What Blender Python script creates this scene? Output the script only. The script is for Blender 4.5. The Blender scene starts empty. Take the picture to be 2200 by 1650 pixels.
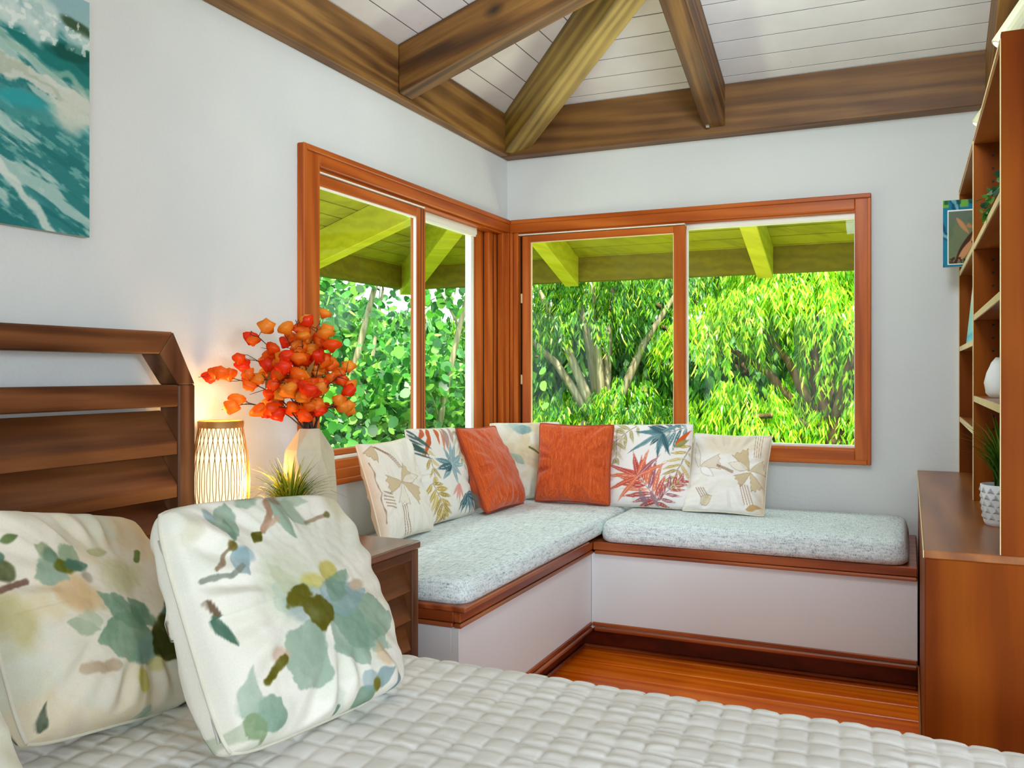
import bpy, bmesh, math, random
import numpy as np
from mathutils import Vector, Matrix

random.seed(7)
RS = np.random.RandomState(11)
S = bpy.context.scene
COL = S.collection

# ------------------------------------------------------------------ camera, sky, sun, exposure
cam_d = bpy.data.cameras.new('camera')
cam = bpy.data.objects.new('camera', cam_d)
COL.objects.link(cam)
cam.location = (1.8895, -4.1669, 1.15)
cam.rotation_euler = (math.radians(90), 0, math.radians(24.1))
cam_d.sensor_width = 36.0
cam_d.lens = 1910.1 / 2200 * 36.0
cam_d.shift_y = -(825 - 800.84) / 2200
cam_d.clip_start = 0.03
S.camera = cam

S.view_settings.view_transform = 'Standard'
S.view_settings.look = 'None'
S.view_settings.exposure = 0.06
S.view_settings.gamma = 1.0
S.view_settings.use_curve_mapping = False
S.cycles.max_bounces = 9
S.cycles.diffuse_bounces = 5
S.cycles.glossy_bounces = 4
S.cycles.transmission_bounces = 6
S.cycles.transparent_max_bounces = 12
S.cycles.sample_clamp_indirect = 6.0

world = bpy.data.worlds.new('sky')
S.world = world
world.use_nodes = True
wn = world.node_tree
bg = wn.nodes['Background']
bg.inputs['Color'].default_value = (0.78, 0.89, 1.0, 1)
bg.inputs['Strength'].default_value = 4.4

def light(name, kind, energy, color, loc, target=None, size=None):
    d = bpy.data.lights.new(name, kind)
    d.energy = energy
    d.color = color
    o = bpy.data.objects.new(name, d)
    COL.objects.link(o)
    o.location = loc
    if target is not None:
        v = Vector(target) - Vector(loc)
        o.rotation_euler = v.to_track_quat('-Z', 'Y').to_euler()
    if size:
        d.shape = 'RECTANGLE'
        d.size, d.size_y = size
    return o

sun = light('sun', 'SUN', 9.0, (1.0, 0.95, 0.84), (6, -8, 12), (2.6, -2.6, 0))
sun.data.angle = 0.02
# daylight entering by the windows behind and beside the photographer
DAY = (0.79, 0.91, 1.0)
light('window_daylight_rear', 'AREA', 42, DAY, (3.25, -5.93, 1.35), (1.9, 0, 1.6), (2.4, 1.7))
light('window_daylight_side', 'AREA', 20, DAY, (5.93, -4.0, 1.35), (0, -2.6, 1.5), (2.6, 1.6))
light('window_daylight_bedside', 'AREA', 7, DAY, (0.04, -5.25, 1.25), (1.6, -0.9, 0.9), (1.25, 1.05))
# added lamps hidden below the sills, standing in for light bounced off the garden
GB = (1.0, 0.97, 0.74)
light('low_fill_back', 'AREA', 24, GB, (0.9, 0.95, 0.48), (1.1, -1.3, 2.5), (1.7, 0.35))
light('low_fill_left', 'AREA', 24, GB, (-0.95, -0.9, 0.48), (1.3, -1.1, 2.5), (1.5, 0.35))
# lamps added out of sight under the eaves to brighten the bench tops
light('high_fill_back', 'AREA', 13, (0.74, 0.90, 1.0), (0.95, 0.55, 2.12), (1.0, -0.6, 0.5), (1.6, 0.16))
light('high_fill_left', 'AREA', 13, (0.74, 0.90, 1.0), (-0.55, -0.95, 2.12), (0.6, -0.9, 0.5), (1.5, 0.16))
# unseen fill light added over the alcove to brighten the corner
light('alcove_fill_light', 'AREA', 17, DAY, (1.70, -1.95, 2.30), (1.0, -0.2, 2.0), (0.45, 0.45))
# fill light added behind the camera, out of view, to lift the ceiling
light('ceiling_fill_light', 'AREA', 46, DAY, (3.9, -4.4, 1.6), (2.4, -1.6, 3.1), (0.5, 0.5))

# ------------------------------------------------------------------ helpers
def lin(c):
    out = []
    for v in c[:3]:
        v = v / 255.0
        out.append(v / 12.92 if v <= 0.04045 else ((v + 0.055) / 1.055) ** 2.4)
    return tuple(out) + (1.0,)

def lin_np(a):
    a = np.clip(a / 255.0, 0, 1)
    return np.where(a <= 0.04045, a / 12.92, ((a + 0.055) / 1.055) ** 2.4)

def tag(o, label=None, cat=None, group=None, kind=None):
    if label: o['label'] = label
    if cat: o['category'] = cat
    if group: o['group'] = group
    if kind: o['kind'] = kind
    return o

def empty(name, loc=(0, 0, 0), label=None, cat=None, group=None, kind=None):
    o = bpy.data.objects.new(name, None)
    COL.objects.link(o)
    o.location = loc
    o.empty_display_size = 0.05
    return tag(o, label, cat, group, kind)

class MB:
    """collects geometry for ONE mesh object"""
    def __init__(s):
        s.v, s.f = [], []
    def add(s, vs, fs):
        b = len(s.v)
        s.v += [tuple(p) for p in vs]
        s.f += [tuple(i + b for i in f) for f in fs]
        return s
    def box(s, x0, x1, y0, y1, z0, z1):
        x0, x1 = min(x0, x1), max(x0, x1); y0, y1 = min(y0, y1), max(y0, y1); z0, z1 = min(z0, z1), max(z0, z1)
        return s.add([(x0, y0, z0), (x1, y0, z0), (x1, y1, z0), (x0, y1, z0), (x0, y0, z1), (x1, y0, z1), (x1, y1, z1), (x0, y1, z1)],
                     [(0, 3, 2, 1), (4, 5, 6, 7), (0, 1, 5, 4), (1, 2, 6, 5), (2, 3, 7, 6), (3, 0, 4, 7)])
    def hexa(s, a, b):
        """a, b: two quads (4 points each), same winding"""
        return s.add(list(a) + list(b), [(0, 3, 2, 1), (4, 5, 6, 7), (0, 1, 5, 4), (1, 2, 6, 5), (2, 3, 7, 6), (3, 0, 4, 7)])
    def prism(s, a, b):
        n = len(a)
        return s.add(list(a) + list(b), [tuple(range(n - 1, -1, -1)), tuple(range(n, 2 * n))] + [(i, (i + 1) % n, n + (i + 1) % n, n + i) for i in range(n)])
    def tube(s, path, rad, n=6, cap=True):
        path = [Vector(p) for p in path]
        m = len(path)
        if not hasattr(rad, '__len__'): rad = [rad] * m
        vs, fs = [], []
        ref = None
        for i, p in enumerate(path):
            t = (path[min(i + 1, m - 1)] - path[max(i - 1, 0)])
            if t.length < 1e-9: t = Vector((0, 0, 1))
            t.normalize()
            if ref is None:
                ref = Vector((0, 0, 1)) if abs(t.z) < 0.9 else Vector((1, 0, 0))
            a = t.cross(ref); a.normalize()
            c = a.cross(t); ref = c
            for k in range(n):
                w = 2 * math.pi * k / n
                vs.append(p + (a * math.cos(w) + c * math.sin(w)) * rad[i])
        for i in range(m - 1):
            for k in range(n):
                fs.append((i * n + k, i * n + (k + 1) % n, (i + 1) * n + (k + 1) % n, (i + 1) * n + k))
        if cap:
            fs.append(tuple(range(n - 1, -1, -1)))
            fs.append(tuple((m - 1) * n + k for k in range(n)))
        return s.add(vs, fs)
    def lathe(s, prof, n=24, c=(0, 0), cap=True, rfun=None):
        vs, fs = [], []
        for (r, z) in prof:
            for k in range(n):
                w = 2 * math.pi * k / n
                rr = r if rfun is None else r * rfun(w, z)
                vs.append((c[0] + rr * math.cos(w), c[1] + rr * math.sin(w), z))
        for i in range(len(prof) - 1):
            for k in range(n):
                fs.append((i * n + k, i * n + (k + 1) % n, (i + 1) * n + (k + 1) % n, (i + 1) * n + k))
        if cap:
            fs.append(tuple(range(n - 1, -1, -1)))
            fs.append(tuple((len(prof) - 1) * n + k for k in range(n)))
        return s.add(vs, fs)
    def grid(s, pts):
        """pts: array (n, m, 3)"""
        n, m = pts.shape[:2]
        idx = np.arange(n * m).reshape(n, m)
        f = np.stack([idx[:-1, :-1], idx[1:, :-1], idx[1:, 1:], idx[:-1, 1:]], -1).reshape(-1, 4)
        return s.add(pts.reshape(-1, 3).tolist(), f.tolist())
    def build(s, name, mat, parent=None, smooth=False, bevel=0, kind=None, local=False, segs=1):
        off = Vector((0, 0, 0))
        if parent is not None and not local:
            q = parent
            while q is not None:
                off += q.location; q = q.parent
        me = bpy.data.meshes.new(name)
        me.from_pydata([(p[0] - off.x, p[1] - off.y, p[2] - off.z) for p in s.v], [], s.f)
        me.update()
        if smooth:
            me.polygons.foreach_set('use_smooth', [True] * len(me.polygons))
        o = bpy.data.objects.new(name, me)
        COL.objects.link(o)
        if mat: me.materials.append(mat)
        if parent is not None: o.parent = parent
        if bevel:
            md = o.modifiers.new('bevel', 'BEVEL')
            md.width = bevel; md.segments = segs; md.limit_method = 'ANGLE'; md.angle_limit = 0.6
        if kind: o['kind'] = kind
        return o

def bx(name, mat, parent, *b, bevel=0.003, kind=None):
    return MB().box(*b).build(name, mat, parent, bevel=bevel, kind=kind)

def tri_mesh(name, V, T, mat, parent=None, colors=None, smooth=False):
    me = bpy.data.meshes.new(name)
    V = np.asarray(V, np.float32); T = np.asarray(T, np.int32)
    me.vertices.add(len(V)); me.vertices.foreach_set('co', V.ravel())
    me.loops.add(T.size); me.loops.foreach_set('vertex_index', T.ravel())
    k = T.shape[1]
    me.polygons.add(len(T)); me.polygons.foreach_set('loop_start', np.arange(len(T), dtype=np.int32) * k)
    me.update(calc_edges=True)
    if smooth: me.polygons.foreach_set('use_smooth', np.ones(len(T), bool))
    if colors is not None:
        at = me.color_attributes.new('Col', 'FLOAT_COLOR', 'POINT')
        c4 = np.ones((len(V), 4), np.float32); c4[:, :3] = colors
        at.data.foreach_set('color', c4.ravel())
    me.validate()
    o = bpy.data.objects.new(name, me)
    COL.objects.link(o)
    if mat: me.materials.append(mat)
    if parent is not None: o.parent = parent
    return o

# ------------------------------------------------------------------ materials
class NT:
    def __init__(s, name):
        s.m = bpy.data.materials.new(name); s.m.use_nodes = True
        s.t = s.m.node_tree; s.n = s.t.nodes; s.b = s.n['Principled BSDF']; s.out = s.n['Material Output']
    def new(s, kind, **kw):
        n = s.n.new(kind)
        for k, v in kw.items():
            if k.startswith('i_'):
                key = k[2:]
                n.inputs[int(key) if key.isdigit() else key.replace('_', ' ')].default_value = v
            else: setattr(n, k, v)
        return n
    def link(s, a, b): s.t.links.new(a, b)
    def coord(s, kind='Object'):
        return s.new('ShaderNodeTexCoord').outputs[kind]
    def vm(s, op, a, b=None):
        n = s.new('ShaderNodeVectorMath', operation=op)
        if isinstance(a, (tuple, list)): n.inputs[0].default_value = a
        else: s.link(a, n.inputs[0])
        if b is not None:
            if isinstance(b, (tuple, list)): n.inputs[1].default_value = b
            else: s.link(b, n.inputs[1])
        return n
    def noise(s, vec, scale, detail=3, rough=0.55, dist=0.0):
        n = s.new('ShaderNodeTexNoise'); n.inputs['Scale'].default_value = scale
        n.inputs['Detail'].default_value = detail; n.inputs['Roughness'].default_value = rough; n.inputs['Distortion'].default_value = dist
        s.link(vec, n.inputs['Vector']); return n.outputs['Fac']
    def ramp(s, fac, stops):
        n = s.new('ShaderNodeValToRGB'); e = n.color_ramp.elements
        while len(e) < len(stops): e.new(0.5)
        for k, (p, c) in enumerate(stops): e[k].position = p; e[k].color = c if len(c) == 4 else tuple(c) + (1,)
        s.link(fac, n.inputs['Fac']); return n.outputs['Color']
    def mix(s, fac, a, b, mode='MIX'):
        n = s.new('ShaderNodeMix', data_type='RGBA', blend_type=mode)
        for sock, v in ((n.inputs[0], fac), (n.inputs[6], a), (n.inputs[7], b)):
            if isinstance(v, (int, float)): sock.default_value = v
            elif isinstance(v, tuple): sock.default_value = v
            else: s.link(v, sock)
        return n.outputs[2]
    def bump(s, h, strength=0.3, dist=0.01):
        n = s.new('ShaderNodeBump'); n.inputs['Strength'].default_value = strength; n.inputs['Distance'].default_value = dist
        s.link(h, n.inputs['Height']); s.link(n.outputs['Normal'], s.b.inputs['Normal']); return n

def plain(name, rgb, rough=0.6, metal=0.0, var=0.05, scale=20, spec=0.5, bump=0.0):
    k = NT(name); c = lin(rgb)
    nz = k.noise(k.coord(), scale, 3)
    lo = tuple(v * (1 - var) for v in c[:3]) + (1,); hi = tuple(min(1, v * (1 + var)) for v in c[:3]) + (1,)
    k.link(k.ramp(nz, [(0.3, lo), (0.7, hi)]), k.b.inputs['Base Color'])
    k.b.inputs['Roughness'].default_value = rough; k.b.inputs['Metallic'].default_value = metal
    k.b.inputs['Specular IOR Level'].default_value = spec
    if bump: k.bump(nz, bump, 0.004)
    return k.m

def wood(name, dark, mid, light_, dirv=(1, 0, 0), rough=0.45, scale=1.0, knots=0.0, spec=0.5, blotch=0.35):
    """grain runs along dirv (object coordinates)"""
    k = NT(name); co = k.coord()
    d = Vector(dirv).normalized(); dt = k.vm('DOT_PRODUCT', co, tuple(d))
    sc = k.new('ShaderNodeVectorMath', operation='SCALE'); sc.inputs[0].default_value = tuple(d * -0.94)
    k.link(dt.outputs['Value'], sc.inputs['Scale'])
    v = k.vm('ADD', co, sc.outputs['Vector']).outputs['Vector']
    big = k.noise(v, 9 * scale, 3, 0.5, 1.2)
    fine = k.noise(v, 60 * scale, 4, 0.65, 0.4)
    w = k.new('ShaderNodeTexWave', wave_type='BANDS', bands_direction='DIAGONAL')
    w.inputs['Scale'].default_value = 9 * scale; w.inputs['Distortion'].default_value = 7.0; w.inputs['Detail'].default_value = 3
    w.inputs['Detail Scale'].default_value = 1.2
    k.link(v, w.inputs['Vector'])
    f1 = k.mix(0.45, big, fine); f = k.mix(0.28, f1, w.outputs['Fac'])
    col = k.ramp(f, [(0.30, lin(dark)), (0.5, lin(mid)), (0.70, lin(light_))])
    bl = k.noise(co, 2.2, 2)
    col = k.mix(blotch, col, k.ramp(bl, [(0.35, lin(dark)), (0.65, lin(light_))]))
    if knots:
        vo = k.new('ShaderNodeTexVoronoi'); vo.inputs['Scale'].default_value = 3.1
        sc2 = k.new('ShaderNodeVectorMath', operation='SCALE'); sc2.inputs[0].default_value = tuple(d * -0.45)
        k.link(dt.outputs['Value'], sc2.inputs['Scale'])
        v2 = k.vm('ADD', co, sc2.outputs['Vector']).outputs['Vector']
        k.link(v2, vo.inputs['Vector'])
        kn = k.ramp(vo.outputs['Distance'], [(0.03, (0.02, 0.012, 0.006)), (0.10, (1, 1, 1))])
        col = k.mix(knots, col, kn, 'MULTIPLY')
    k.link(col, k.b.inputs['Base Color'])
    k.b.inputs['Roughness'].default_value = rough
    k.b.inputs['Specular IOR Level'].default_value = spec
    k.bump(fine, 0.12, 0.002)
    return k.m

def plaster():
    k = NT('rough_white_plaster'); co = k.coord()
    a = k.noise(co, 55, 5, 0.65); b = k.noise(co, 2.0, 2)
    k.link(k.ramp(b, [(0.3, lin((214, 215, 213))), (0.7, lin((221, 222, 219)))]), k.b.inputs['Base Color'])
    k.b.inputs['Roughness'].default_value = 0.85; k.b.inputs['Specular IOR Level'].default_value = 0.2
    k.bump(a, 0.35, 0.006)
    return k.m

def painted_board():
    k = NT('painted_white_board'); co = k.coord()
    a = k.noise(co, 35, 4, 0.7); b = k.noise(co, 5.0, 3)
    col = k.ramp(b, [(0.3, lin((224, 221, 220))), (0.7, lin((234, 232, 231)))])
    vo = k.new('ShaderNodeTexVoronoi'); vo.inputs['Scale'].default_value = 7.0; k.link(co, vo.inputs['Vector'])
    col = k.mix(0.55, col, k.ramp(vo.outputs['Distance'], [(0.012, (0.10, 0.08, 0.06)), (0.035, (1, 1, 1))]), 'MULTIPLY')
    k.link(col, k.b.inputs['Base Color']); k.b.inputs['Roughness'].default_value = 0.7
    k.b.inputs['Specular IOR Level'].default_value = 0.3
    k.bump(a, 0.15, 0.003)
    return k.m

M = {}
M['plaster'] = plaster()
M['board'] = painted_board()
M['panel'] = plain('bench_white_paint', (228, 232, 233), 0.55, var=0.015, scale=4, bump=0.03)
M['white'] = plain('white_track_paint', (240, 238, 226), 0.4, var=0.02)
BR = ((74, 42, 10), (122, 80, 32), (164, 118, 56))
BD = ((60, 32, 5), (106, 65, 20), (152, 106, 46))
M['beam_x'] = wood('beam_wood_x', *BD, (1, 0, 0.345), knots=0.85, rough=0.55)
M['beam_y'] = wood('beam_wood_y', *BR, (0, 1, 0), knots=0.85, rough=0.55)
M['beam_yr'] = wood('beam_wood_y_sloped', *BD, (0, -1, 0.345), knots=0.85, rough=0.55)
M['beam_h'] = wood('beam_wood_hip', (82, 60, 12), (144, 114, 40), (186, 158, 74), (1, -1, 0.345), knots=0.95, rough=0.55)
M['beam_b'] = wood('beam_wood_plate', (76, 42, 12), (110, 70, 28), (136, 94, 42), (1, 0, 0), knots=0.6, rough=0.55)
OL = ((150, 146, 0), (168, 164, 2), (180, 176, 10))
M['eave'] = wood('eave_green_light_tint', *OL, (1, 1, 0), rough=0.7, blotch=0.2)  # olive tint of green garden light put into the base colour
M['eave_r'] = wood('eave_rafter_lit_tint', (196, 190, 14), (212, 206, 26), (222, 216, 44), (1, 1, 0), rough=0.7, blotch=0.2)  # lighter copy of the eave colour, painting in the light on the rafters
M['eave_d'] = wood('eave_beam_light_tint', (120, 102, 0), (134, 116, 0), (146, 128, 2), (1, 1, 0), rough=0.7, blotch=0.2)  # same green light tint in the colour, in a darker tone
RD = ((154, 66, 8), (182, 86, 20), (200, 106, 36))
M['trim_x'] = wood('red_trim_x', *RD, (1, 0, 0), rough=0.4, blotch=0.2, spec=0.25)
M['trim_y'] = wood('red_trim_y', *RD, (0, 1, 0), rough=0.4, blotch=0.2, spec=0.25)
M['trim_z'] = wood('red_trim_z', *RD, (0, 0, 1), rough=0.4, blotch=0.2, spec=0.25)
BT = ((116, 46, 14), (150, 70, 30), (176, 96, 50))
M['bench_x'] = wood('bench_trim_x', *BT, (1, 0, 0), rough=0.3, blotch=0.2)
M['bench_y'] = wood('bench_trim_y', *BT, (0, 1, 0), rough=0.3, blotch=0.2)
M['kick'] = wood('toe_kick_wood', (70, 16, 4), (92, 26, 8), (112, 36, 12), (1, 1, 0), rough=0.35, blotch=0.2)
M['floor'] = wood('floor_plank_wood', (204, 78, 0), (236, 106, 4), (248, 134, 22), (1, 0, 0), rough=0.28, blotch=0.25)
WN = ((60, 28, 9), (100, 55, 24), (136, 84, 46))
M['walnut_y'] = wood('walnut_y', *WN, (0, 1, 0), rough=0.45, blotch=0.3, spec=0.3)
M['walnut_top'] = wood('walnut_polished_top', *WN, (0, 1, 0), rough=0.16, blotch=0.3, spec=0.9)
M['walnut_z'] = wood('walnut_z', (66, 34, 15), (106, 64, 36), (138, 92, 58), (0, 0, 1), rough=0.45, blotch=0.3, spec=0.3)
CB = ((92, 34, 0), (130, 58, 2), (152, 78, 10))
M['cab_z'] = wood('cabinet_plywood_z', *CB, (0, 0, 1), rough=0.5, scale=0.45, blotch=0.4, spec=0.1)
M['cab_y'] = wood('cabinet_plywood_y', (120, 64, 20), (152, 90, 36), (172, 110, 54), (0, 1, 0), rough=0.3, scale=0.6, blotch=0.3)
M['cab_d'] = wood('cabinet_inner_wood', (96, 40, 0), (122, 56, 2), (146, 76, 12), (0, 0, 1), rough=0.5, scale=0.6, blotch=0.3, spec=0.1)
M['edge'] = plain('pale_shelf_edge', (226, 204, 150), 0.5, var=0.06, scale=30)
M['dark'] = plain('gap_shade_paint', (26, 14, 10), 0.8)  # near-black colour painted in for shade inside grooves, gaps and openings
M['metal'] = plain('brushed_metal', (200, 200, 190), 0.3, 0.9)

def glass():
    k = NT('window_glass')
    k.n.remove(k.b)
    tr = k.new('ShaderNodeBsdfTransparent'); tr.inputs['Color'].default_value = (0.97, 1.0, 0.97, 1)
    gl = k.new('ShaderNodeBsdfGlossy'); gl.inputs['Roughness'].default_value = 0.0
    gl.inputs['Color'].default_value = (0.95, 1, 0.95, 1)
    lw = k.new('ShaderNodeLayerWeight')          # facing = 1 - cos, the same on both sides of the pane
    pw_ = k.new('ShaderNodeMath', operation='POWER', i_1=5.0); k.link(lw.outputs['Facing'], pw_.inputs[0])
    ma = k.new('ShaderNodeMath', operation='MULTIPLY_ADD', i_1=0.45, i_2=0.006); k.link(pw_.outputs[0], ma.inputs[0])
    mx = k.new('ShaderNodeMixShader')
    k.link(ma.outputs[0], mx.inputs[0]); k.link(tr.outputs[0], mx.inputs[1]); k.link(gl.outputs[0], mx.inputs[2])
    k.link(mx.outputs[0], k.out.inputs['Surface'])
    return k.m
M['glass'] = glass()

def fabric_attr(name, rough=0.9, weave=900, bump=0.08, tint=None):
    k = NT(name)
    at = k.new('ShaderNodeAttribute', attribute_name='Col')
    co = k.coord(); a = k.noise(co, weave * 0.3, 2)
    col = k.mix(0.12, at.outputs['Color'], k.ramp(a, [(0.3, (0.55, 0.55, 0.55)), (0.7, (1, 1, 1))]), 'MULTIPLY')
    k.link(col, k.b.inputs['Base Color']); k.b.inputs['Roughness'].default_value = rough
    k.b.inputs['Specular IOR Level'].default_value = 0.15
    k.bump(a, bump, 0.002)
    return k.m
M['print'] = fabric_attr('printed_cotton')
M['canvas'] = fabric_attr('painted_canvas', 0.6, 500, 0.15)

def leaf_mat(name, trans=0.45):
    k = NT(name); k.n.remove(k.b)
    at = k.new('ShaderNodeAttribute', attribute_name='Col')
    df = k.new('ShaderNodeBsdfDiffuse'); tl = k.new('ShaderNodeBsdfTranslucent'); gl = k.new('ShaderNodeBsdfGlossy')
    gl.inputs['Roughness'].default_value = 0.35
    k.link(at.outputs['Color'], df.inputs['Color']); k.link(at.outputs['Color'], tl.inputs['Color'])
    m1 = k.new('ShaderNodeMixShader'); m1.inputs[0].default_value = trans
    k.link(df.outputs[0], m1.inputs[1]); k.link(tl.outputs[0], m1.inputs[2])
    m2 = k.new('ShaderNodeMixShader'); m2.inputs[0].default_value = 0.025
    k.link(m1.outputs[0], m2.inputs[1]); k.link(gl.outputs[0], m2.inputs[2])
    k.link(m2.outputs[0], k.out.inputs['Surface'])
    return k.m
M['leaf'] = leaf_mat('leaf_green')
M['petal'] = leaf_mat('lantern_petal', 0.35)

def streak(name, dark, mid, lightc, axis=(0, 1, 0), s=1.0):
    """slubby woven cloth, threads along axis"""
    k = NT(name); co = k.coord()
    d = Vector(axis); dt = k.vm('DOT_PRODUCT', co, tuple(d))
    sc = k.new('ShaderNodeVectorMath', operation='SCALE'); sc.inputs[0].default_value = tuple(d * -0.95); k.link(dt.outputs['Value'], sc.inputs['Scale'])
    v = k.vm('ADD', co, sc.outputs['Vector']).outputs['Vector']
    a = k.noise(v, 170 * s, 3, 0.7); b = k.noise(co, 300, 2)
    f = k.mix(0.25, a, b)
    k.link(k.ramp(f, [(0.32, lin(dark)), (0.5, lin(mid)), (0.7, lin(lightc))]), k.b.inputs['Base Color'])
    k.b.inputs['Roughness'].default_value = 0.8; k.b.inputs['Sheen Weight'].default_value = 0.25
    k.b.inputs['Specular IOR Level'].default_value = 0.2
    k.bump(f, 0.25, 0.002)
    return k.m
M['orange'] = streak('burnt_orange_weave', (168, 58, 16), (200, 80, 26), (222, 110, 54))
M['orange_pipe'] = plain('burnt_orange_piping', (166, 62, 24), 0.8)

def tweed():
    k = NT('grey_tweed'); co = k.coord()
    n1 = k.noise(k.vm('MULTIPLY', co, (1, 0.12, 0.6)).outputs[0], 240, 2, 0.6)
    n2 = k.noise(k.vm('MULTIPLY', co, (0.12, 1, 0.6)).outputs[0], 240, 2, 0.6)
    n3 = k.noise(co, 420, 2)
    f = k.mix(0.5, n1, n2); f = k.mix(0.35, f, n3)
    k.link(k.ramp(f, [(0.36, lin((100, 118, 124))), (0.47, lin((206, 217, 218))), (0.62, lin((242, 248, 246)))]), k.b.inputs['Base Color'])
    k.b.inputs['Roughness'].default_value = 0.9; k.b.inputs['Specular IOR Level'].default_value = 0.15
    k.bump(f, 0.4, 0.003)
    return k.m
M['tweed'] = tweed()

def quilt_mat():
    k = NT('quilted_cotton'); co = k.coord(); a = k.noise(co, 400, 2); b = k.noise(co, 12, 3)
    k.link(k.ramp(b, [(0.3, lin((228, 226, 221))), (0.7, lin((237, 235, 231)))]), k.b.inputs['Base Color'])
    k.b.inputs['Roughness'].default_value = 0.9; k.b.inputs['Specular IOR Level'].default_value = 0.15
    c = k.noise(k.vm('MULTIPLY', co, (1.0, 0.35, 1.0)).outputs[0], 70, 3, 0.6)
    k.bump(c, 0.22, 0.004)
    return k.m
M['quilt'] = quilt_mat()

# ------------------------------------------------------------------ painting of flat print (per-vertex, in the cloth's own uv)
def vnoise(x, y, seed=0):
    xi = np.floor(x).astype(np.int64); yi = np.floor(y).astype(np.int64)
    xf = x - xi; yf = y - yi
    u = xf * xf * (3 - 2 * xf); w = yf * yf * (3 - 2 * yf)
    def h(a, b):
        n = (a * 374761393 + b * 668265263 + seed * 974711) & 0x7fffffff
        n = ((n ^ (n >> 13)) * 1274126177) & 0x7fffffff
        return (n & 0xffff) / 65535.0
    return (h(xi, yi) * (1 - u) + h(xi + 1, yi) * u) * (1 - w) + (h(xi, yi + 1) * (1 - u) + h(xi + 1, yi + 1) * u) * w

def fbm(x, y, seed=0, o=4):
    s = 0; a = 0.5; t = 0
    for k in range(o):
        s = s + a * vnoise(x * 2 ** k, y * 2 ** k, seed + k * 17); t += a; a *= 0.5
    return s / t

def sstep(a, b, x):
    t = np.clip((x - a) / (b - a + 1e-12), 0, 1); return t * t * (3 - 2 * t)

class Paint:
    def __init__(s, u, v, base):
        s.u, s.v = u, v
        s.c = np.tile(np.array(base, float), (len(u), 1))
    wc = 0.0
    def over(s, m, col, a=1.0):
        if s.wc: a = np.clip(a * (1 - s.wc * 0.5 + s.wc * 1.0 * s.bleed), 0, 1)
        m = (m * a)[:, None]; s.c = s.c * (1 - m) + np.array(col, float) * m
    def watercolour(s, k, seed):
        s.wc = k; s.bleed = 0.65 * fbm(s.u * 11 + seed, s.v * 11, seed + 1) + 0.35 * fbm(s.u * 45, s.v * 20, seed + 2)
    def dist(s, amp, fr, seed):
        return (fbm(s.u * fr, s.v * fr, seed) - 0.5) * amp
    def leaf(s, p0, p1, w, col, a=1.0, soft=0.006, rag=0.0, seed=0, p=0.8, edge=None, vein=None, fan=False):
        d = np.array(p1, float) - np.array(p0, float); L = np.hypot(*d); d = d / L
        x = s.u - p0[0] + (s.dist(rag, 14, seed) if rag else 0); y = s.v - p0[1] + (s.dist(rag, 14, seed + 5) if rag else 0)
        t = (x * d[0] + y * d[1]) / L; q = np.abs(-x * d[1] + y * d[0])
        tt = np.clip(t, 0, 1)
        if fan:
            prof = w * tt ** 0.8
            end = 1 - 0.10 * (0.5 + 0.5 * np.cos(q / w * 9))
            m = (1 - sstep(-soft, soft, q - prof)) * (1 - sstep(-soft, soft, (t - end) * L)) * (t > 0)
            e = np.minimum(prof - q, (end - t) * L)
        else:
            prof = w * np.sin(np.pi * tt ** p)
            m = (1 - sstep(-soft, soft, q - prof)) * ((t > 0) & (t < 1))
            e = prof - q
        s.over(m, col, a)
        if edge is not None: s.over(m * (1 - sstep(0.0, 0.008, e)), edge, 0.8)
        if vein is not None: s.over(m * (1 - sstep(0.001, 0.004, q)), vein, 0.8)
    def blob(s, c, rx, ry, col, a=1.0, rag=0.03, soft=0.02, seed=0, rot=0.0, edge=0.0):
        x = s.u - c[0] + s.dist(rag, 10, seed); y = s.v - c[1] + s.dist(rag, 10, seed + 3)
        cx, sx = math.cos(rot), math.sin(rot)
        r = np.hypot((x * cx + y * sx) / rx, (-x * sx + y * cx) / ry)
        k = soft / min(rx, ry)
        m = 1 - sstep(1 - k, 1 + k, r)
        if edge: a = a * (1 - edge + edge * np.clip(r, 0, 1) ** 2)
        s.over(m, col, a)
    def stroke(s, pts, w, col, a=1.0, soft=0.003, rag=0.0, seed=0):
        best = np.full(len(s.u), 9.0)
        x = s.u + (s.dist(rag, 16, seed) if rag else 0); y = s.v + (s.dist(rag, 16, seed + 3) if rag else 0)
        n = len(pts)
        for k in range(n - 1):
            a0 = np.array(pts[k], float); b0 = np.array(pts[k + 1], float); d = b0 - a0; L2 = d @ d
            t = np.clip(((x - a0[0]) * d[0] + (y - a0[1]) * d[1]) / L2, 0, 1)
            best = np.minimum(best, np.hypot(x - a0[0] - t * d[0], y - a0[1] - t * d[1]))
        s.over(1 - sstep(w - soft, w + soft, best), col, a)
    def linear(s): return lin_np(s.c)

SAGE = (150, 172, 152); SAGE2 = (120, 152, 130); DKG = (78, 112, 92); BLUE = (138, 164, 168); OLIVE = (92, 88, 20)
GOLD = (188, 176, 86); BROWN = (140, 108, 82); PEACH = (214, 182, 142); CREAM = (240, 236, 224)

def wash(p, seed, col=(214, 206, 180), a=0.45):
    n = fbm(p.u * 3.2, p.v * 3.2, seed); p.over(sstep(0.48, 0.66, n), col, a)
    n = fbm(p.u * 4.1 + 3, p.v * 4.1, seed + 9); p.over(sstep(0.52, 0.68, n), (212, 218, 200), a)

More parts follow.
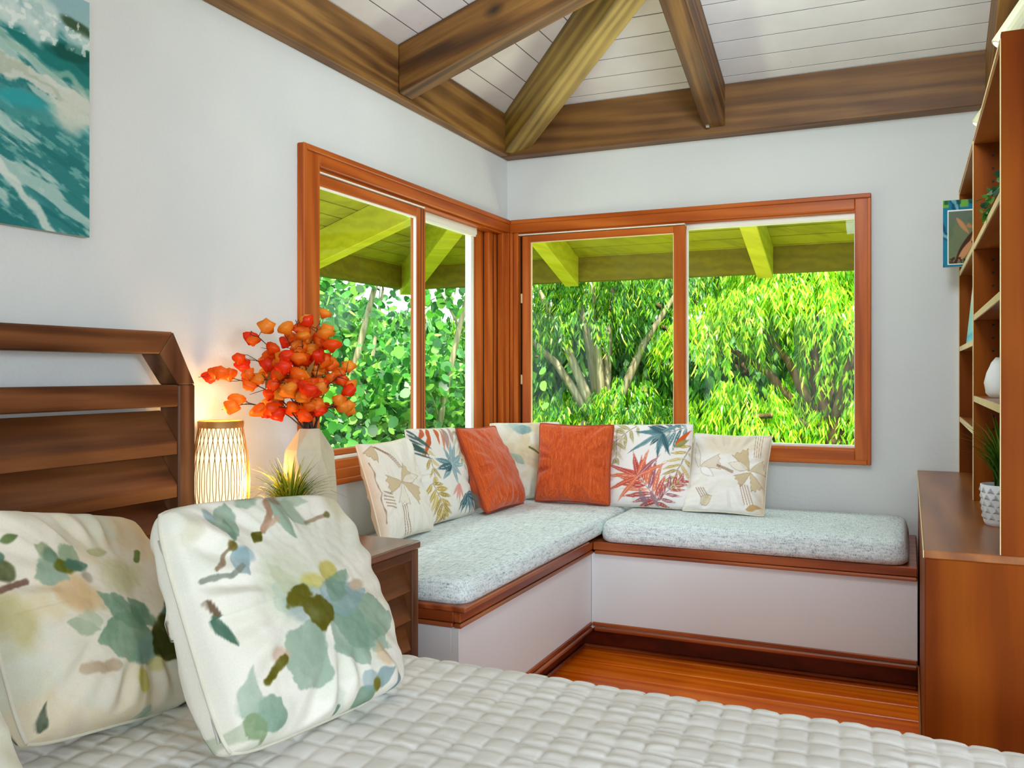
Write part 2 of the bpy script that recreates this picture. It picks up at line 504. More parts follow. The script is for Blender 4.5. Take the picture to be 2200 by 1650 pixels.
def paint_floral_front(u, v):
    p = Paint(u, v, CREAM); p.watercolour(0.8, 3); wash(p, 3, (222, 216, 196), 0.35)
    p.blob((0.41, 0.57), 0.10, 0.12, (200, 206, 180), 0.55, 0.12, 0.05, 1)
    p.blob((0.28, 0.50), 0.13, 0.05, (216, 216, 196), 0.5, 0.12, 0.05, 8)
    # upper left sprig
    p.leaf((0.27, 0.80), (0.34, 1.0), 0.062, SAGE, 0.85, 0.006, 0.05, 2, p=1.2)
    p.leaf((0.26, 0.80), (0.30, 0.93), 0.030, SAGE2, 0.7, 0.006, 0.05, 12)
    p.blob((0.215, 0.93), 0.028, 0.045, BLUE, 0.75, 0.03, 0.008, 3); p.stroke([(0.22, 0.90), (0.25, 0.87), (0.28, 0.88)], 0.022, SAGE, 0.8, 0.006, 0.02, 4)
    p.leaf((0.25, 0.77), (0.30, 0.66), 0.06, BLUE, 0.85, 0.006, 0.04, 5); p.blob((0.30, 0.745), 0.05, 0.045, BLUE, 0.75, 0.04, 0.01, 6)
    p.stroke([(0.28, 0.70), (0.20, 0.665), (0.13, 0.675), (0.06, 0.665)], 0.012, (126, 132, 118), 0.9, 0.004, 0.03, 7)
    p.stroke([(0.25, 0.79), (0.20, 0.74), (0.13, 0.69)], 0.009, (140, 116, 90), 0.9, 0.004, 0.03, 8)
    p.blob((0.25, 0.79), 0.028, 0.022, (104, 92, 40), 0.9, 0.05, 0.006, 9)
    p.blob((0.07, 0.88), 0.05, 0.06, (206, 200, 172), 0.6, 0.05, 0.02, 10)
    # upper right flower
    p.leaf((0.56, 1.02), (0.63, 0.78), 0.048, SAGE, 0.85, 0.006, 0.04, 11); p.leaf((0.62, 1.0), (0.76, 0.84), 0.05, SAGE, 0.75, 0.008, 0.05, 13)
    p.leaf((0.60, 1.02), (0.80, 0.97), 0.05, (166, 184, 160), 0.8, 0.008, 0.05, 14); p.leaf((0.5, 1.0), (0.38, 0.97), 0.03, SAGE, 0.7, 0.008, 0.05, 15)
    p.blob((0.62, 0.99), 0.05, 0.025, BROWN, 0.6, 0.06, 0.01, 16)
    p.stroke([(0.53, 0.98), (0.535, 0.92), (0.50, 0.88), (0.47, 0.85)], 0.014, (166, 126, 100), 0.9, 0.005, 0.03, 17)
    p.stroke([(0.48, 0.86), (0.56, 0.89)], 0.012, (196, 160, 132), 0.8, 0.006, 0.02, 18)
    p.leaf((0.46, 0.85), (0.38, 0.79), 0.028, OLIVE, 0.95, 0.005, 0.03, 19)
    p.stroke([(0.74, 0.87), (0.84, 0.88)], 0.010, BROWN, 0.7, 0.005, 0.02, 20); p.blob((0.86, 0.89), 0.022, 0.016, (110, 104, 50), 0.9, 0.02, 0.005, 21)
    p.blob((0.93, 0.93), 0.05, 0.08, (206, 202, 150), 0.5, 0.06, 0.03, 22)
    # main flower
    p.blob((0.46, 0.60), 0.13, 0.13, (206, 210, 184), 0.6, 0.12, 0.05, 60)
    p.blob((0.73, 0.62), 0.04, 0.06, GOLD, 0.8, 0.05, 0.012, 23); p.blob((0.62, 0.60), 0.085, 0.04, (206, 196, 106), 0.75, 0.07, 0.015, 24); p.blob((0.71, 0.45), 0.03, 0.09, (196, 188, 110), 0.7, 0.05, 0.015, 61)
    p.leaf((0.60, 0.50), (0.96, 0.30), 0.135, SAGE, 0.9, 0.007, 0.08, 25, p=1.1); p.leaf((0.66, 0.48), (0.74, 0.18), 0.115, SAGE2, 0.65, 0.007, 0.08, 26, p=1.1)
    p.leaf((0.66, 0.46), (0.90, 0.20), 0.075, (128, 160, 138), 0.6, 0.007, 0.06, 62, p=1.2)
    p.leaf((0.60, 0.50), (0.90, 0.50), 0.085, BLUE, 0.65, 0.008, 0.07, 27); p.leaf((0.66, 0.5), (0.84, 0.62), 0.055, SAGE2, 0.7, 0.008, 0.05, 28)
    p.leaf((0.55, 0.44), (0.33, 0.17), 0.125, (160, 180, 160), 0.95, 0.007, 0.06, 29, p=1.2); p.leaf((0.57, 0.44), (0.44, 0.24), 0.075, SAGE, 0.6, 0.008, 0.06, 30)
    p.leaf((0.50, 0.50), (0.34, 0.60), 0.09, (190, 202, 180), 0.75, 0.01, 0.07, 31); p.leaf((0.50, 0.52), (0.41, 0.70), 0.06, (196, 200, 166), 0.75, 0.01, 0.07, 32)
    p.blob((0.845, 0.53), 0.04, 0.028, (200, 176, 150), 0.75, 0.03, 0.008, 33)
    p.blob((0.53, 0.50), 0.13, 0.075, BLUE, 0.55, 0.06, 0.02, 34)
    p.blob((0.575, 0.455), 0.085, 0.085, OLIVE, 0.98, 0.10, 0.006, 35, 0.3); p.blob((0.50, 0.52), 0.075, 0.04, (100, 96, 24), 0.95, 0.09, 0.006, 36)
    # stems and lower leaves
    p.blob((0.28, 0.33), 0.05, 0.03, (206, 172, 150), 0.8, 0.04, 0.012, 37); p.stroke([(0.30, 0.30), (0.23, 0.265), (0.175, 0.225)], 0.014, OLIVE, 0.9, 0.005, 0.03, 38)
    p.leaf((0.07, 0.05), (0.22, 0.17), 0.075, SAGE2, 0.8, 0.007, 0.05, 39, p=1.2); p.leaf((0.05, 0.10), (0.12, 0.30), 0.05, SAGE, 0.75, 0.007, 0.05, 40)
    p.leaf((0.03, 0.12), (0.10, 0.01), 0.05, (128, 150, 110), 0.8, 0.008, 0.05, 41)
    p.leaf((0.04, 0.53), (0.085, 0.38), 0.03, DKG, 0.9, 0.005, 0.03, 42); p.stroke([(0.03, 0.57), (0.05, 0.52)], 0.012, (112, 92, 70), 0.9)
    p.blob((0.83, 0.20), 0.035, 0.06, PEACH, 0.6, 0.03, 0.012, 43)
    p.leaf((0.74, 0.08), (0.60, 0.02), 0.05, SAGE2, 0.85, 0.007, 0.04, 44); p.leaf((0.74, 0.09), (0.86, 0.12), 0.04, BLUE, 0.85, 0.007, 0.04, 45)
    p.leaf((0.74, 0.08), (0.70, 0.17), 0.04, BLUE, 0.6, 0.007, 0.04, 46); p.blob((0.75, 0.085), 0.026, 0.034, (124, 116, 40), 0.9, 0.03, 0.006, 47)
    p.leaf((0.90, 0.0), (0.88, 0.10), 0.02, (104, 124, 140), 0.8); p.leaf((0.84, -0.02), (0.90, 0.05), 0.02, BLUE, 0.8)
    p.leaf((0.52, 0.02), (0.56, 0.20), 0.035, (206, 212, 196), 0.6, 0.01, 0.04, 48); p.stroke([(0.50, 0.03), (0.53, 0.06)], 0.008, DKG, 0.7)
    p.over((u < 0.028) * 1.0, (236, 230, 216), 0.5)
    return p.linear()

def paint_floral_back(u, v):
    p = Paint(u, v, (230, 220, 202)); p.watercolour(0.8, 21); wash(p, 21, (220, 200, 160), 0.5)
    p.blob((0.42, 0.60), 0.11, 0.09, (208, 170, 122), 0.75, 0.10, 0.03, 1); p.blob((0.50, 0.58), 0.06, 0.07, (206, 176, 128), 0.6, 0.08, 0.02, 2)
    p.blob((0.06, 0.48), 0.08, 0.12, (192, 176, 112), 0.65, 0.10, 0.04, 3); p.blob((0.73, 0.70), 0.12, 0.08, (202, 198, 152), 0.7, 0.08, 0.03, 4)
    p.blob((0.2, 0.55), 0.1, 0.06, (218, 198, 150), 0.6, 0.1, 0.04, 31)
    for q, w, c, sd in [((0.28, 0.84), 0.055, (150, 162, 122), 5), ((0.23, 0.68), 0.065, (146, 164, 142), 6), ((0.53, 0.84), 0.05, (142, 160, 128), 7), ((0.56, 0.76), 0.03, DKG, 8), ((0.33, 0.68), 0.05, (150, 168, 150), 9)]:
        p.leaf((0.40, 0.74), q, w, c, 0.88, 0.008, 0.05, sd, p=1.1)
    p.blob((0.36, 0.79), 0.05, 0.04, (98, 128, 108), 0.75, 0.05, 0.012, 10); p.blob((0.41, 0.735), 0.05, 0.036, (92, 96, 24), 0.95, 0.04, 0.008, 11); p.blob((0.48, 0.75), 0.05, 0.026, DKG, 0.85, 0.05, 0.008, 12)
    p.blob((0.52, 0.69), 0.03, 0.028, (150, 138, 124), 0.7, 0.03, 0.01, 13); p.leaf((0.60, 0.83), (0.72, 0.82), 0.028, (168, 168, 116), 0.7, 0.008, 0.03, 14)
    p.stroke([(0.86, 0.77), (0.885, 0.81)], 0.014, (104, 122, 60), 0.85, 0.005)
    p.leaf((0.10, 0.84), (0.20, 0.87), 0.02, (92, 112, 62), 0.9); p.blob((0.07, 0.71), 0.06, 0.05, (86, 92, 56), 0.85, 0.06, 0.01, 15); p.leaf((0.06, 0.73), (0.03, 0.82), 0.05, DKG, 0.8, 0.008, 0.04, 16)
    p.stroke([(0.02, 0.62), (0.10, 0.64), (0.18, 0.665)], 0.014, (122, 92, 78), 0.85, 0.005, 0.02, 17)
    # large flower
    p.leaf((0.80, 0.38), (0.43, 0.40), 0.12, (128, 156, 128), 0.9, 0.008, 0.06, 18, p=0.8); p.leaf((0.78, 0.42), (0.54, 0.62), 0.075, (118, 150, 124), 0.85, 0.008, 0.06, 19, p=1.1)
    p.leaf((0.80, 0.42), (0.72, 0.60), 0.06, (104, 142, 118), 0.85, 0.008, 0.05, 20); p.leaf((0.46, 0.44), (0.27, 0.46), 0.045, (168, 180, 150), 0.85, 0.007, 0.04, 22, p=1.2)
    p.leaf((0.50, 0.47), (0.36, 0.50), 0.035, (180, 188, 160), 0.7, 0.008, 0.04, 23); p.leaf((0.86, 0.40), (0.98, 0.56), 0.05, (86, 120, 112), 0.9, 0.007, 0.04, 24)
    p.leaf((0.82, 0.38), (0.62, 0.28), 0.06, (124, 152, 140), 0.85, 0.008, 0.05, 25)
    p.blob((0.86, 0.36), 0.085, 0.11, (62, 66, 18), 1.0, 0.09, 0.008, 26); p.blob((0.96, 0.33), 0.05, 0.08, (64, 86, 74), 0.8, 0.06, 0.012, 27)
    p.stroke([(0.52, 0.275), (0.42, 0.265), (0.31, 0.262)], 0.026, (186, 160, 132), 0.8, 0.008, 0.03, 28)
    p.blob((0.65, 0.19), 0.045, 0.055, (190, 178, 84), 0.85, 0.04, 0.010, 29); p.blob((0.76, 0.26), 0.06, 0.03, (202, 192, 122), 0.7, 0.06, 0.012, 30)
    p.leaf((0.56, -0.06), (0.67, 0.08), 0.04, SAGE, 0.85, 0.008, 0.04, 32); p.blob((0.21, 0.03), 0.05, 0.06, (206, 188, 166), 0.5, 0.06, 0.03, 33)
    p.leaf((0.02, 0.02), (0.07, 0.14), 0.025, (70, 84, 66), 0.9, 0.006, 0.03, 34); p.leaf((0.80, -0.02), (0.95, 0.04), 0.02, (74, 60, 40), 0.85)
    return p.linear()

def paint_sage_corner(u, v):
    p = Paint(u, v, (232, 226, 212)); p.watercolour(0.8, 31); wash(p, 31, (214, 198, 158), 0.7)
    p.blob((0.45, 0.92), 0.13, 0.07, (120, 156, 160), 0.8, 0.06, 0.012, 1); p.blob((0.35, 0.97), 0.1, 0.05, (160, 184, 176), 0.7, 0.06, 0.012, 2)
    p.blob((0.55, 0.55), 0.2, 0.14, (206, 188, 146), 0.7, 0.1, 0.04, 3); p.stroke([(0.5, 0.66), (0.62, 0.58), (0.70, 0.52)], 0.014, (96, 92, 44), 0.9, 0.005, 0.03, 4)
    p.leaf((0.62, 0.2), (0.84, 0.32), 0.06, (120, 146, 122), 0.9, 0.006, 0.03, 5); p.leaf((0.55, 0.12), (0.80, 0.16), 0.05, (136, 156, 136), 0.85, 0.006, 0.03, 6)
    p.leaf((0.4, 0.45), (0.22, 0.6), 0.05, SAGE, 0.7, 0.008, 0.04, 7); p.leaf((0.7, 0.45), (0.9, 0.42), 0.04, (150, 146, 90), 0.7, 0.008, 0.04, 8)
    return p.linear()

def paint_floral_side(u, v):
    p = Paint(u, v, (226, 222, 206)); p.watercolour(0.8, 41); wash(p, 41, (206, 204, 166), 0.6)
    for k, (c, col) in enumerate([((0.8, 0.2), SAGE), ((0.85, 0.6), DKG), ((0.55, 0.4), SAGE2), ((0.3, 0.7), BLUE), ((0.9, 0.85), (90, 96, 50))]):
        for j in range(4):
            an = j * 1.7 + k
            p.leaf(c, (c[0] + 0.2 * math.cos(an), c[1] + 0.2 * math.sin(an)), 0.06, col, 0.85, 0.008, 0.05, k * 7 + j)
        p.blob(c, 0.05, 0.04, OLIVE, 0.9, 0.05, 0.01, k + 90)
    return p.linear()

def frond(p, c, tip, n, Lf, w, cols, spread=1.1, seed=0, edge=(240, 236, 226), curve=0.0):
    rr = np.random.RandomState(seed)
    c = np.array(c, float); d = np.array(tip, float) - c; L = np.hypot(*d); d = d / L; nrm = np.array([-d[1], d[0]])
    p.stroke([tuple(c), tuple(c + d * L)], 0.004, (110, 80, 70), 0.8)
    for k in range(n):
        t = k / (n - 1.0)
        for sgn in (-1, 1):
            an = spread * (1 - 0.55 * t) * sgn + rr.uniform(-0.08, 0.08)
            dd = d * math.cos(an) + nrm * math.sin(an)
            ll = Lf * (0.65 + 0.55 * math.sin(math.pi * (0.15 + 0.8 * t))) * rr.uniform(0.85, 1.1)
            o = c + d * L * t * 0.85
            p.leaf(tuple(o), tuple(o + dd * ll), w * rr.uniform(0.8, 1.15), cols[rr.randint(len(cols))], 0.95, 0.004, 0.02, seed + k, p=0.75, vein=edge)

TEAL = [(70, 104, 112), (96, 134, 140), (58, 88, 98), (124, 156, 158)]
REDS = [(206, 88, 62), (184, 74, 66), (222, 116, 82), (160, 92, 104)]
OLV = [(190, 182, 128), (168, 160, 98), (206, 200, 160)]
GLD = [(190, 160, 76), (168, 140, 58), (206, 182, 112)]
def paint_tropical_a(u, v):       # the one under the window facing the room
    p = Paint(u, v, (236, 230, 226))
    frond(p, (0.36, 0.98), (-0.05, 0.62), 7, 0.20, 0.020, OLV, 1.2, 1); frond(p, (0.12, 0.95), (0.16, 0.5), 5, 0.16, 0.020, OLV, 1.1, 2)
    frond(p, (1.0, 0.72), (0.82, 0.22), 7, 0.20, 0.020, GLD, 1.2, 3)
    frond(p, (0.92, 0.96), (0.62, 0.84), 6, 0.26, 0.026, TEAL, 1.25, 4)
    for t in [(0.30, 0.62), (0.66, 0.56), (0.80, 0.60), (0.34, 0.9), (0.48, 0.98), (0.86, 1.0)]:
        p.leaf((0.67, 0.89), t, 0.030, TEAL[int(t[0] * 50) % 4], 0.97, 0.004, 0.02, 5, p=0.7, vein=(30, 60, 76))
    frond(p, (0.70, 0.06), (0.42, 0.40), 8, 0.30, 0.028, REDS, 1.15, 6)
    for t in [(0.03, 0.50), (0.02, 0.36), (0.05, 0.16), (0.22, 0.04), (0.36, 0.66), (0.55, 0.68), (0.70, 0.62), (0.78, 0.52)]:
        p.leaf((0.46, 0.34), t, 0.026, REDS[int(t[1] * 50) % 4], 0.95, 0.004, 0.02, 7, p=0.7, vein=(242, 206, 190))
    frond(p, (0.66, 0.04), (0.96, 0.34), 6, 0.17, 0.020, [REDS[1], REDS[3], (186, 98, 96)], 1.1, 8)
    p.leaf((0.84, 0.72), (0.99, 0.92), 0.028, (206, 92, 40), 1.0, 0.004); p.leaf((0.84, 0.70), (0.98, 0.80), 0.03, (150, 146, 84), 0.95, 0.004)
    p.leaf((0.02, 0.10), (0.10, 0.0), 0.02, (64, 96, 72), 0.9); p.leaf((0.56, 0.0), (0.48, 0.2), 0.035, (150, 118, 128), 0.8); p.leaf((0.68, 0.0), (0.62, 0.18), 0.03, (150, 122, 136), 0.7)
    return p.linear()

def paint_tropical_b(u, v):
    p = Paint(u, v, (232, 226, 216))
    frond(p, (0.9, 0.95), (0.85, 0.5), 6, 0.16, 0.016, OLV, 1.0, 11); frond(p, (0.15, 0.40), (0.28, 0.02), 7, 0.20, 0.026, GLD, 1.1, 12); frond(p, (0.2, 0.75), (0.2, 0.42), 4, 0.14, 0.018, GLD, 1.0, 13)
    for a, b, w, c in [((0.37, 1.0), (0.15, 0.68), 0.036, (198, 90, 44)), ((0.51, 1.0), (0.44, 0.80), 0.036, (204, 100, 56)), ((0.28, 1.0), (0.12, 0.86), 0.03, (196, 96, 60)), ((0.66, 1.0), (0.58, 0.72), 0.04, (176, 142, 132)), ((0.8, 1.0), (0.74, 0.8), 0.04, (190, 160, 150)), ((0.58, 0.98), (0.5, 0.7), 0.02, (206, 132, 96))]:
        p.leaf(a, b, w, c, 0.95, 0.004, 0.02, 3, p=0.7)
    for k in range(6): p.leaf((0.0, 1.0 - 0.05 * k), (0.15 + 0.02 * k, 0.90 - 0.05 * k), 0.014, (70, 88, 86), 0.9, 0.004)
    p.leaf((0.02, 0.85), (0.20, 0.72), 0.03, (60, 90, 80), 0.95); p.leaf((0.1, 0.92), (0.28, 0.76), 0.024, (66, 96, 84), 0.9)
    for t in [(0.49, 0.78), (0.78, 0.80), (0.70, 0.86), (0.27, 0.66), (0.30, 0.42), (0.84, 0.56), (0.60, 0.34), (0.38, 0.50), (0.24, 0.54), (0.9, 0.68), (0.72, 0.44)]:
        p.leaf((0.55, 0.57), t, 0.036, TEAL[int(t[0] * 50 + t[1] * 30) % 4] if t[0] < 0.6 else (140, 168, 172), 0.95, 0.004, 0.02, 5, p=0.75, vein=(216, 222, 216))
    for t in [(0.50, 0.18), (0.56, 0.14), (0.66, 0.16), (0.44, 0.24)]: p.leaf((0.62, 0.36), t, 0.022, (222, 150, 136), 0.85, 0.004)
    for t in [(0.98, 0.02), (0.9, 0.0), (0.80, 0.0), (0.70, 0.02), (0.60, 0.02), (0.52, 0.06), (1.0, 0.12), (0.98, 0.24)]:
        p.leaf((0.74, 0.24), t, 0.026, TEAL[int(t[0] * 70) % 4], 0.92, 0.004, 0.02, 6, p=0.7, vein=(210, 220, 220))
    return p.linear()

LINE = (140, 104, 70); TAN = (206, 182, 142); TAN2 = (222, 204, 172)
def paint_ginkgo_a(u, v):
    p = Paint(u, v, (236, 228, 214)); n = fbm(u * 30, v * 6, 4); p.over(sstep(0.45, 0.7, n), (226, 216, 198), 0.5)
    p.over(sstep(0.10, 0.0, u), (222, 196, 168), 0.8)
    p.leaf((0.41, 0.56), (0.60, 0.66), 0.11, TAN, 0.9, 0.004, 0.02, 1, fan=True, edge=LINE); p.leaf((0.41, 0.55), (0.17, 0.56), 0.10, TAN, 0.9, 0.004, 0.02, 2, fan=True, edge=LINE)
    p.leaf((0.41, 0.55), (0.68, 0.36), 0.11, TAN, 0.9, 0.004, 0.02, 3, fan=True, edge=LINE); p.leaf((0.41, 0.54), (0.34, 0.32), 0.10, (232, 222, 204), 0.9, 0.004, 0.02, 4, fan=True, edge=LINE)
    p.leaf((0.42, 0.56), (0.78, 0.58), 0.05, (232, 224, 206), 0.8, 0.004, 0.02, 5, edge=LINE); p.leaf((0.22, 0.98), (0.10, 0.84), 0.09, TAN, 0.9, 0.004, 0.02, 6, fan=True, edge=LINE)
    for k in range(3): p.stroke([(0.22 + 0.015 * k, 0.96), (0.36 + 0.02 * k, 0.86), (0.46 + 0.025 * k, 0.70)], 0.0045, LINE, 0.9, 0.002)
    for k in range(3): p.stroke([(0.30 + 0.03 * k, 0.32), (0.30 + 0.035 * k, 0.18), (0.34 + 0.04 * k, 0.02)], 0.005, LINE, 0.9, 0.002)
    for k in range(5): p.stroke([(0.10, 0.50 - 0.035 * k), (0.20, 0.455 - 0.035 * k)], 0.005, LINE, 0.85, 0.002)
    p.stroke([(0.05, 0.80), (0.07, 0.5), (0.05, 0.2)], 0.005, LINE, 0.8, 0.002)
    return p.linear()
def paint_ginkgo_b(u, v):
    p = Paint(u, v, (240, 234, 228)); n = fbm(u * 8, v * 30, 5); p.over(sstep(0.45, 0.7, n), (230, 222, 210), 0.5)
    p.blob((0.5, 0.84), 0.34, 0.16, (226, 206, 176), 0.6, 0.06, 0.05, 3); p.over(sstep(0.86, 1.0, u), (222, 194, 158), 0.7)
    p.leaf((0.80, 0.47), (0.64, 0.74), 0.11, TAN, 0.9, 0.004, 0.02, 1, fan=True, edge=LINE); p.leaf((0.80, 0.48), (0.99, 0.55), 0.09, TAN2, 0.9, 0.004, 0.02, 2, fan=True, edge=LINE)
    p.leaf((0.82, 0.46), (0.66, 0.33), 0.09, TAN, 0.9, 0.004, 0.02, 3, fan=True, edge=LINE); p.leaf((0.82, 0.46), (0.92, 0.26), 0.08, TAN, 0.85, 0.004, 0.02, 4, fan=True, edge=LINE)
    p.leaf((0.78, 0.5), (0.52, 0.56), 0.06, (234, 224, 208), 0.8, 0.004, 0.02, 5, edge=LINE); p.leaf((0.15, 0.52), (0.42, 0.58), 0.11, (222, 206, 186), 0.85, 0.004, 0.02, 6, fan=True, edge=LINE)
    for k in range(3): p.stroke([(0.38, 0.54 - 0.012 * k), (0.60, 0.46 - 0.014 * k)], 0.0045, LINE, 0.9, 0.002)
    for k in range(4): p.stroke([(0.80 + 0.03 * k, 0.98), (0.84 + 0.025 * k, 0.66)], 0.005, (190, 150, 96), 0.9, 0.002)
    for k in range(4): p.stroke([(0.70 + 0.03 * k, 0.30), (0.77 + 0.035 * k, 0.08)], 0.005, (176, 130, 96), 0.9, 0.002)
    for k in range(4): p.stroke([(0.15 + 0.03 * k, 0.24), (0.24 + 0.03 * k, 0.12)], 0.005, LINE, 0.8, 0.002)
    p.leaf((0.14, 0.5), (0.05, 0.85), 0.04, (232, 224, 214), 0.8, 0.004, edge=LINE); p.leaf((0.16, 0.50), (0.36, 0.38), 0.05, (244, 240, 236), 0.8, 0.004, edge=LINE)
    p.leaf((0.24, 0.05), (0.36, 0.16), 0.05, TAN2, 0.8, 0.004, edge=LINE); p.leaf((0.78, 0.03), (0.98, 0.08), 0.03, (196, 156, 100), 0.9, 0.004)
    return p.linear()

def cushion(name, label, fit, thick, painter, mat, n, group, pipe=None, piper=0.004, seed=0, pinch=0.05, wr=0.004, cat='cushion', flange=0.0, power=0.42, sag=0.25, rc=0.03, shift=(0, 0)):
    b_x, b_y, b_z, phi, lam, rho, w, h = fit
    nrm = Vector((math.cos(phi), math.sin(phi), 0)); u = Vector((-math.sin(phi), math.cos(phi), 0))
    up = Vector((-math.cos(phi) * math.sin(lam), -math.sin(phi) * math.sin(lam), math.cos(lam)))
    U = u * math.cos(rho) + up * math.sin(rho); V = -u * math.sin(rho) + up * math.cos(rho); N = U.cross(V)
    root = empty(name, (0, 0, 0), label, cat, group)
    mw = Matrix((U, V, N)).transposed().to_4x4(); mw.translation = Vector((b_x, b_y, b_z)); root.matrix_world = mw
    g = np.linspace(-1, 1, n); s, t = np.meshgrid(g, g, indexing='ij')
    x = w / 2 * s * (1 - pinch * (1 - t ** 2)); y = h / 2 * t * (1 - pinch * (1 - s ** 2)) + h / 2
    rnd = 1 - rc * (np.abs(s) ** 5) * (np.abs(t) ** 5); x = x * rnd; y = (y - h / 2) * rnd + h / 2
    prof = np.clip((1 - s ** 2) * (1 - t ** 2), 0, 1) ** power * (1 - sag * t)
    uu, vv = (s + 1) / 2, (t + 1) / 2
    ang = np.arctan2(t, s); r = np.maximum(np.abs(s), np.abs(t))
    fold = (fbm((uu + seed) * 5, vv * 5, seed + 2) - 0.5) * 2
    edgef = (vnoise(ang * 7 + seed, r * 1.5, seed + 5) - 0.5) * 2 * sstep(0.45, 0.85, r) * (1 - sstep(0.93, 1.0, r))
    out = []
    for sg in (1, -1):
        z = sg * thick * prof + (wr * fold * prof + wr * 1.5 * edgef) * (1 if sg > 0 else -1)
        if flange: z = np.where(r > 1 - flange, sg * 0.002, z)
        out.append(np.stack([x, y, z], -1))
    idx = np.arange(n * n).reshape(n, n)
    q = np.stack([idx[:-1, :-1], idx[1:, :-1], idx[1:, 1:], idx[:-1, 1:]], -1).reshape(-1, 4)
    Vt = np.concatenate([out[0].reshape(-1, 3), out[1].reshape(-1, 3)]); F = np.concatenate([q, q[:, ::-1] + n * n])
    cols = None
    if painter:
        k_ = (1 - s ** 2) * (1 - t ** 2) ** 0.3
        c = painter((uu + shift[0] * k_).ravel(), (vv + shift[1] * k_).ravel()); cols = np.concatenate([c, c])
    tri_mesh('cover', Vt, F, mat, root, cols, smooth=True)
    if pipe:
        k = np.linspace(-1, 1, 25); path = []
        def pt(a, b):
            r_ = 1 - rc * abs(a) ** 5 * abs(b) ** 5
            return (w / 2 * a * (1 - pinch * (1 - b * b)) * r_, h / 2 * b * (1 - pinch * (1 - a * a)) * r_ + h / 2, 0)
        path += [pt(a, -1) for a in k] + [pt(1, a) for a in k[1:]] + [pt(a, 1) for a in k[::-1][1:]] + [pt(-1, a) for a in k[::-1][1:]]
        MB().tube(path, piper, 6).build('piping', pipe, root, smooth=True, local=True)
    return root

# ================================================================== STRUCTURE
SL = 0.345           # roof slope
ZC = 2.435           # ceiling height at the wall line
ROOM = 6.0
def ceil_z(d): return ZC + SL * d

# floor: planks running along x
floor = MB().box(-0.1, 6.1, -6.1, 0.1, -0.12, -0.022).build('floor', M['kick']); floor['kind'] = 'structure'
pw = 0.135; k = 0; y = 0.0
while y > -6.0:
    MB().box(0.0, 6.0, max(y - pw + 0.0015, -6.0), y - 0.0015, -0.022, 0.0).build('floor_plank', M['floor'], floor, bevel=0.004)
    y -= pw

# walls
WT = 0.12
m = MB()
m.box(-WT, 0, -4.72, -1.66, 0, 2.52).box(-WT, 0, -6.1, -5.68, 0, 2.52).box(-WT, 0, -5.68, -4.72, 0, 0.85).box(-WT, 0, -5.68, -4.72, 1.75, 2.52).box(-WT, 0, -1.66, -0.03, 0, 0.80).box(-WT, 0, -1.66, -0.03, 1.87, 2.52).box(-WT, 0, -0.03, WT, 0, 2.52)
wall_left = m.build('wall_left', M['plaster']); wall_left['kind'] = 'structure'
m = MB()
m.box(0, 0.05, 0, WT, 0, 2.52).box(0.05, 1.69, 0, WT, 0, 0.80).box(0.05, 1.69, 0, WT, 1.87, 2.52).box(1.69, 6.1, 0, WT, 0, 2.52)
wall_back = m.build('wall_back', M['plaster']); wall_back['kind'] = 'structure'
m = MB()
m.prism([(2.30, -1.90, 0), (2.30, 0, 0), (2.30, 0, 2.43), (2.30, -1.90, 3.07)], [(2.40, -1.90, 0), (2.40, 0, 0), (2.40, 0, 2.43), (2.40, -1.90, 3.07)])
wall_right = m.build('wall_right', M['plaster']); wall_right['kind'] = 'structure'
m = MB()   # walls behind the photographer, with openings
m.box(6.0, 6.12, -6.1, -5.4, 0, 2.52).box(6.0, 6.12, -2.6, 0.1, 0, 2.52).box(6.0, 6.12, -5.4, -2.6, 0, 0.55).box(6.0, 6.12, -5.4, -2.6, 2.2, 2.52)
w_ = m.build('wall_side', M['plaster']); w_['kind'] = 'structure'
m = MB()
m.box(-0.1, 0.7, -6.12, -6.0, 0, 2.52).box(4.5, 6.1, -6.12, -6.0, 0, 2.52).box(0.7, 4.5, -6.12, -6.0, 0, 0.45).box(0.7, 4.5, -6.12, -6.0, 2.2, 2.52)
w_ = m.build('wall_front', M['plaster']); w_['kind'] = 'structure'

# ceiling: hip (pyramid) roof shell, boards underneath
def roof_quad(side, d0, d1, off):
    L = ROOM
    z0, z1 = ceil_z(d0) + off, ceil_z(d1) + off
    if side == 0: return [(d0, -d0, z0), (d1, -d1, z1), (d1, -(L - d1), z1), (d0, -(L - d0), z0)]
    if side == 1: return [(d0, -d0, z0), (L - d0, -d0, z0), (L - d1, -d1, z1), (d1, -d1, z1)]
    if side == 2: return [(L - d0, -d0, z0), (L - d0, -(L - d0), z0), (L - d1, -(L - d1), z1), (L - d1, -d1, z1)]
    return [(d0, -(L - d0), z0), (d1, -(L - d1), z1), (L - d1, -(L - d1), z1), (L - d0, -(L - d0), z0)]
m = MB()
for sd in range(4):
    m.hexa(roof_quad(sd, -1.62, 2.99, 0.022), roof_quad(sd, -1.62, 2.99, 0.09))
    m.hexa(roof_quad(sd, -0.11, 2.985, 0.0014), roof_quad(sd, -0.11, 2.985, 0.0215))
ceiling = m.build('ceiling', plain('groove_shadow_paint', (120, 112, 108), 0.8)); ceiling['kind'] = 'structure'  # grey backing paints groove shadow lines between the nearly flat boards
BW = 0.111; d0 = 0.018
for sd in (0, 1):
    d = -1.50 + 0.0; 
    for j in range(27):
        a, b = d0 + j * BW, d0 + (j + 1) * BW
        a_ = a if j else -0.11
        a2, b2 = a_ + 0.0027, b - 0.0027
        MB().hexa(roof_quad(sd, a2, min(b2, 2.98), 0.0), roof_quad(sd, a2, min(b2, 2.98), 0.0013)).build('ceiling_board', M['board'], ceiling)
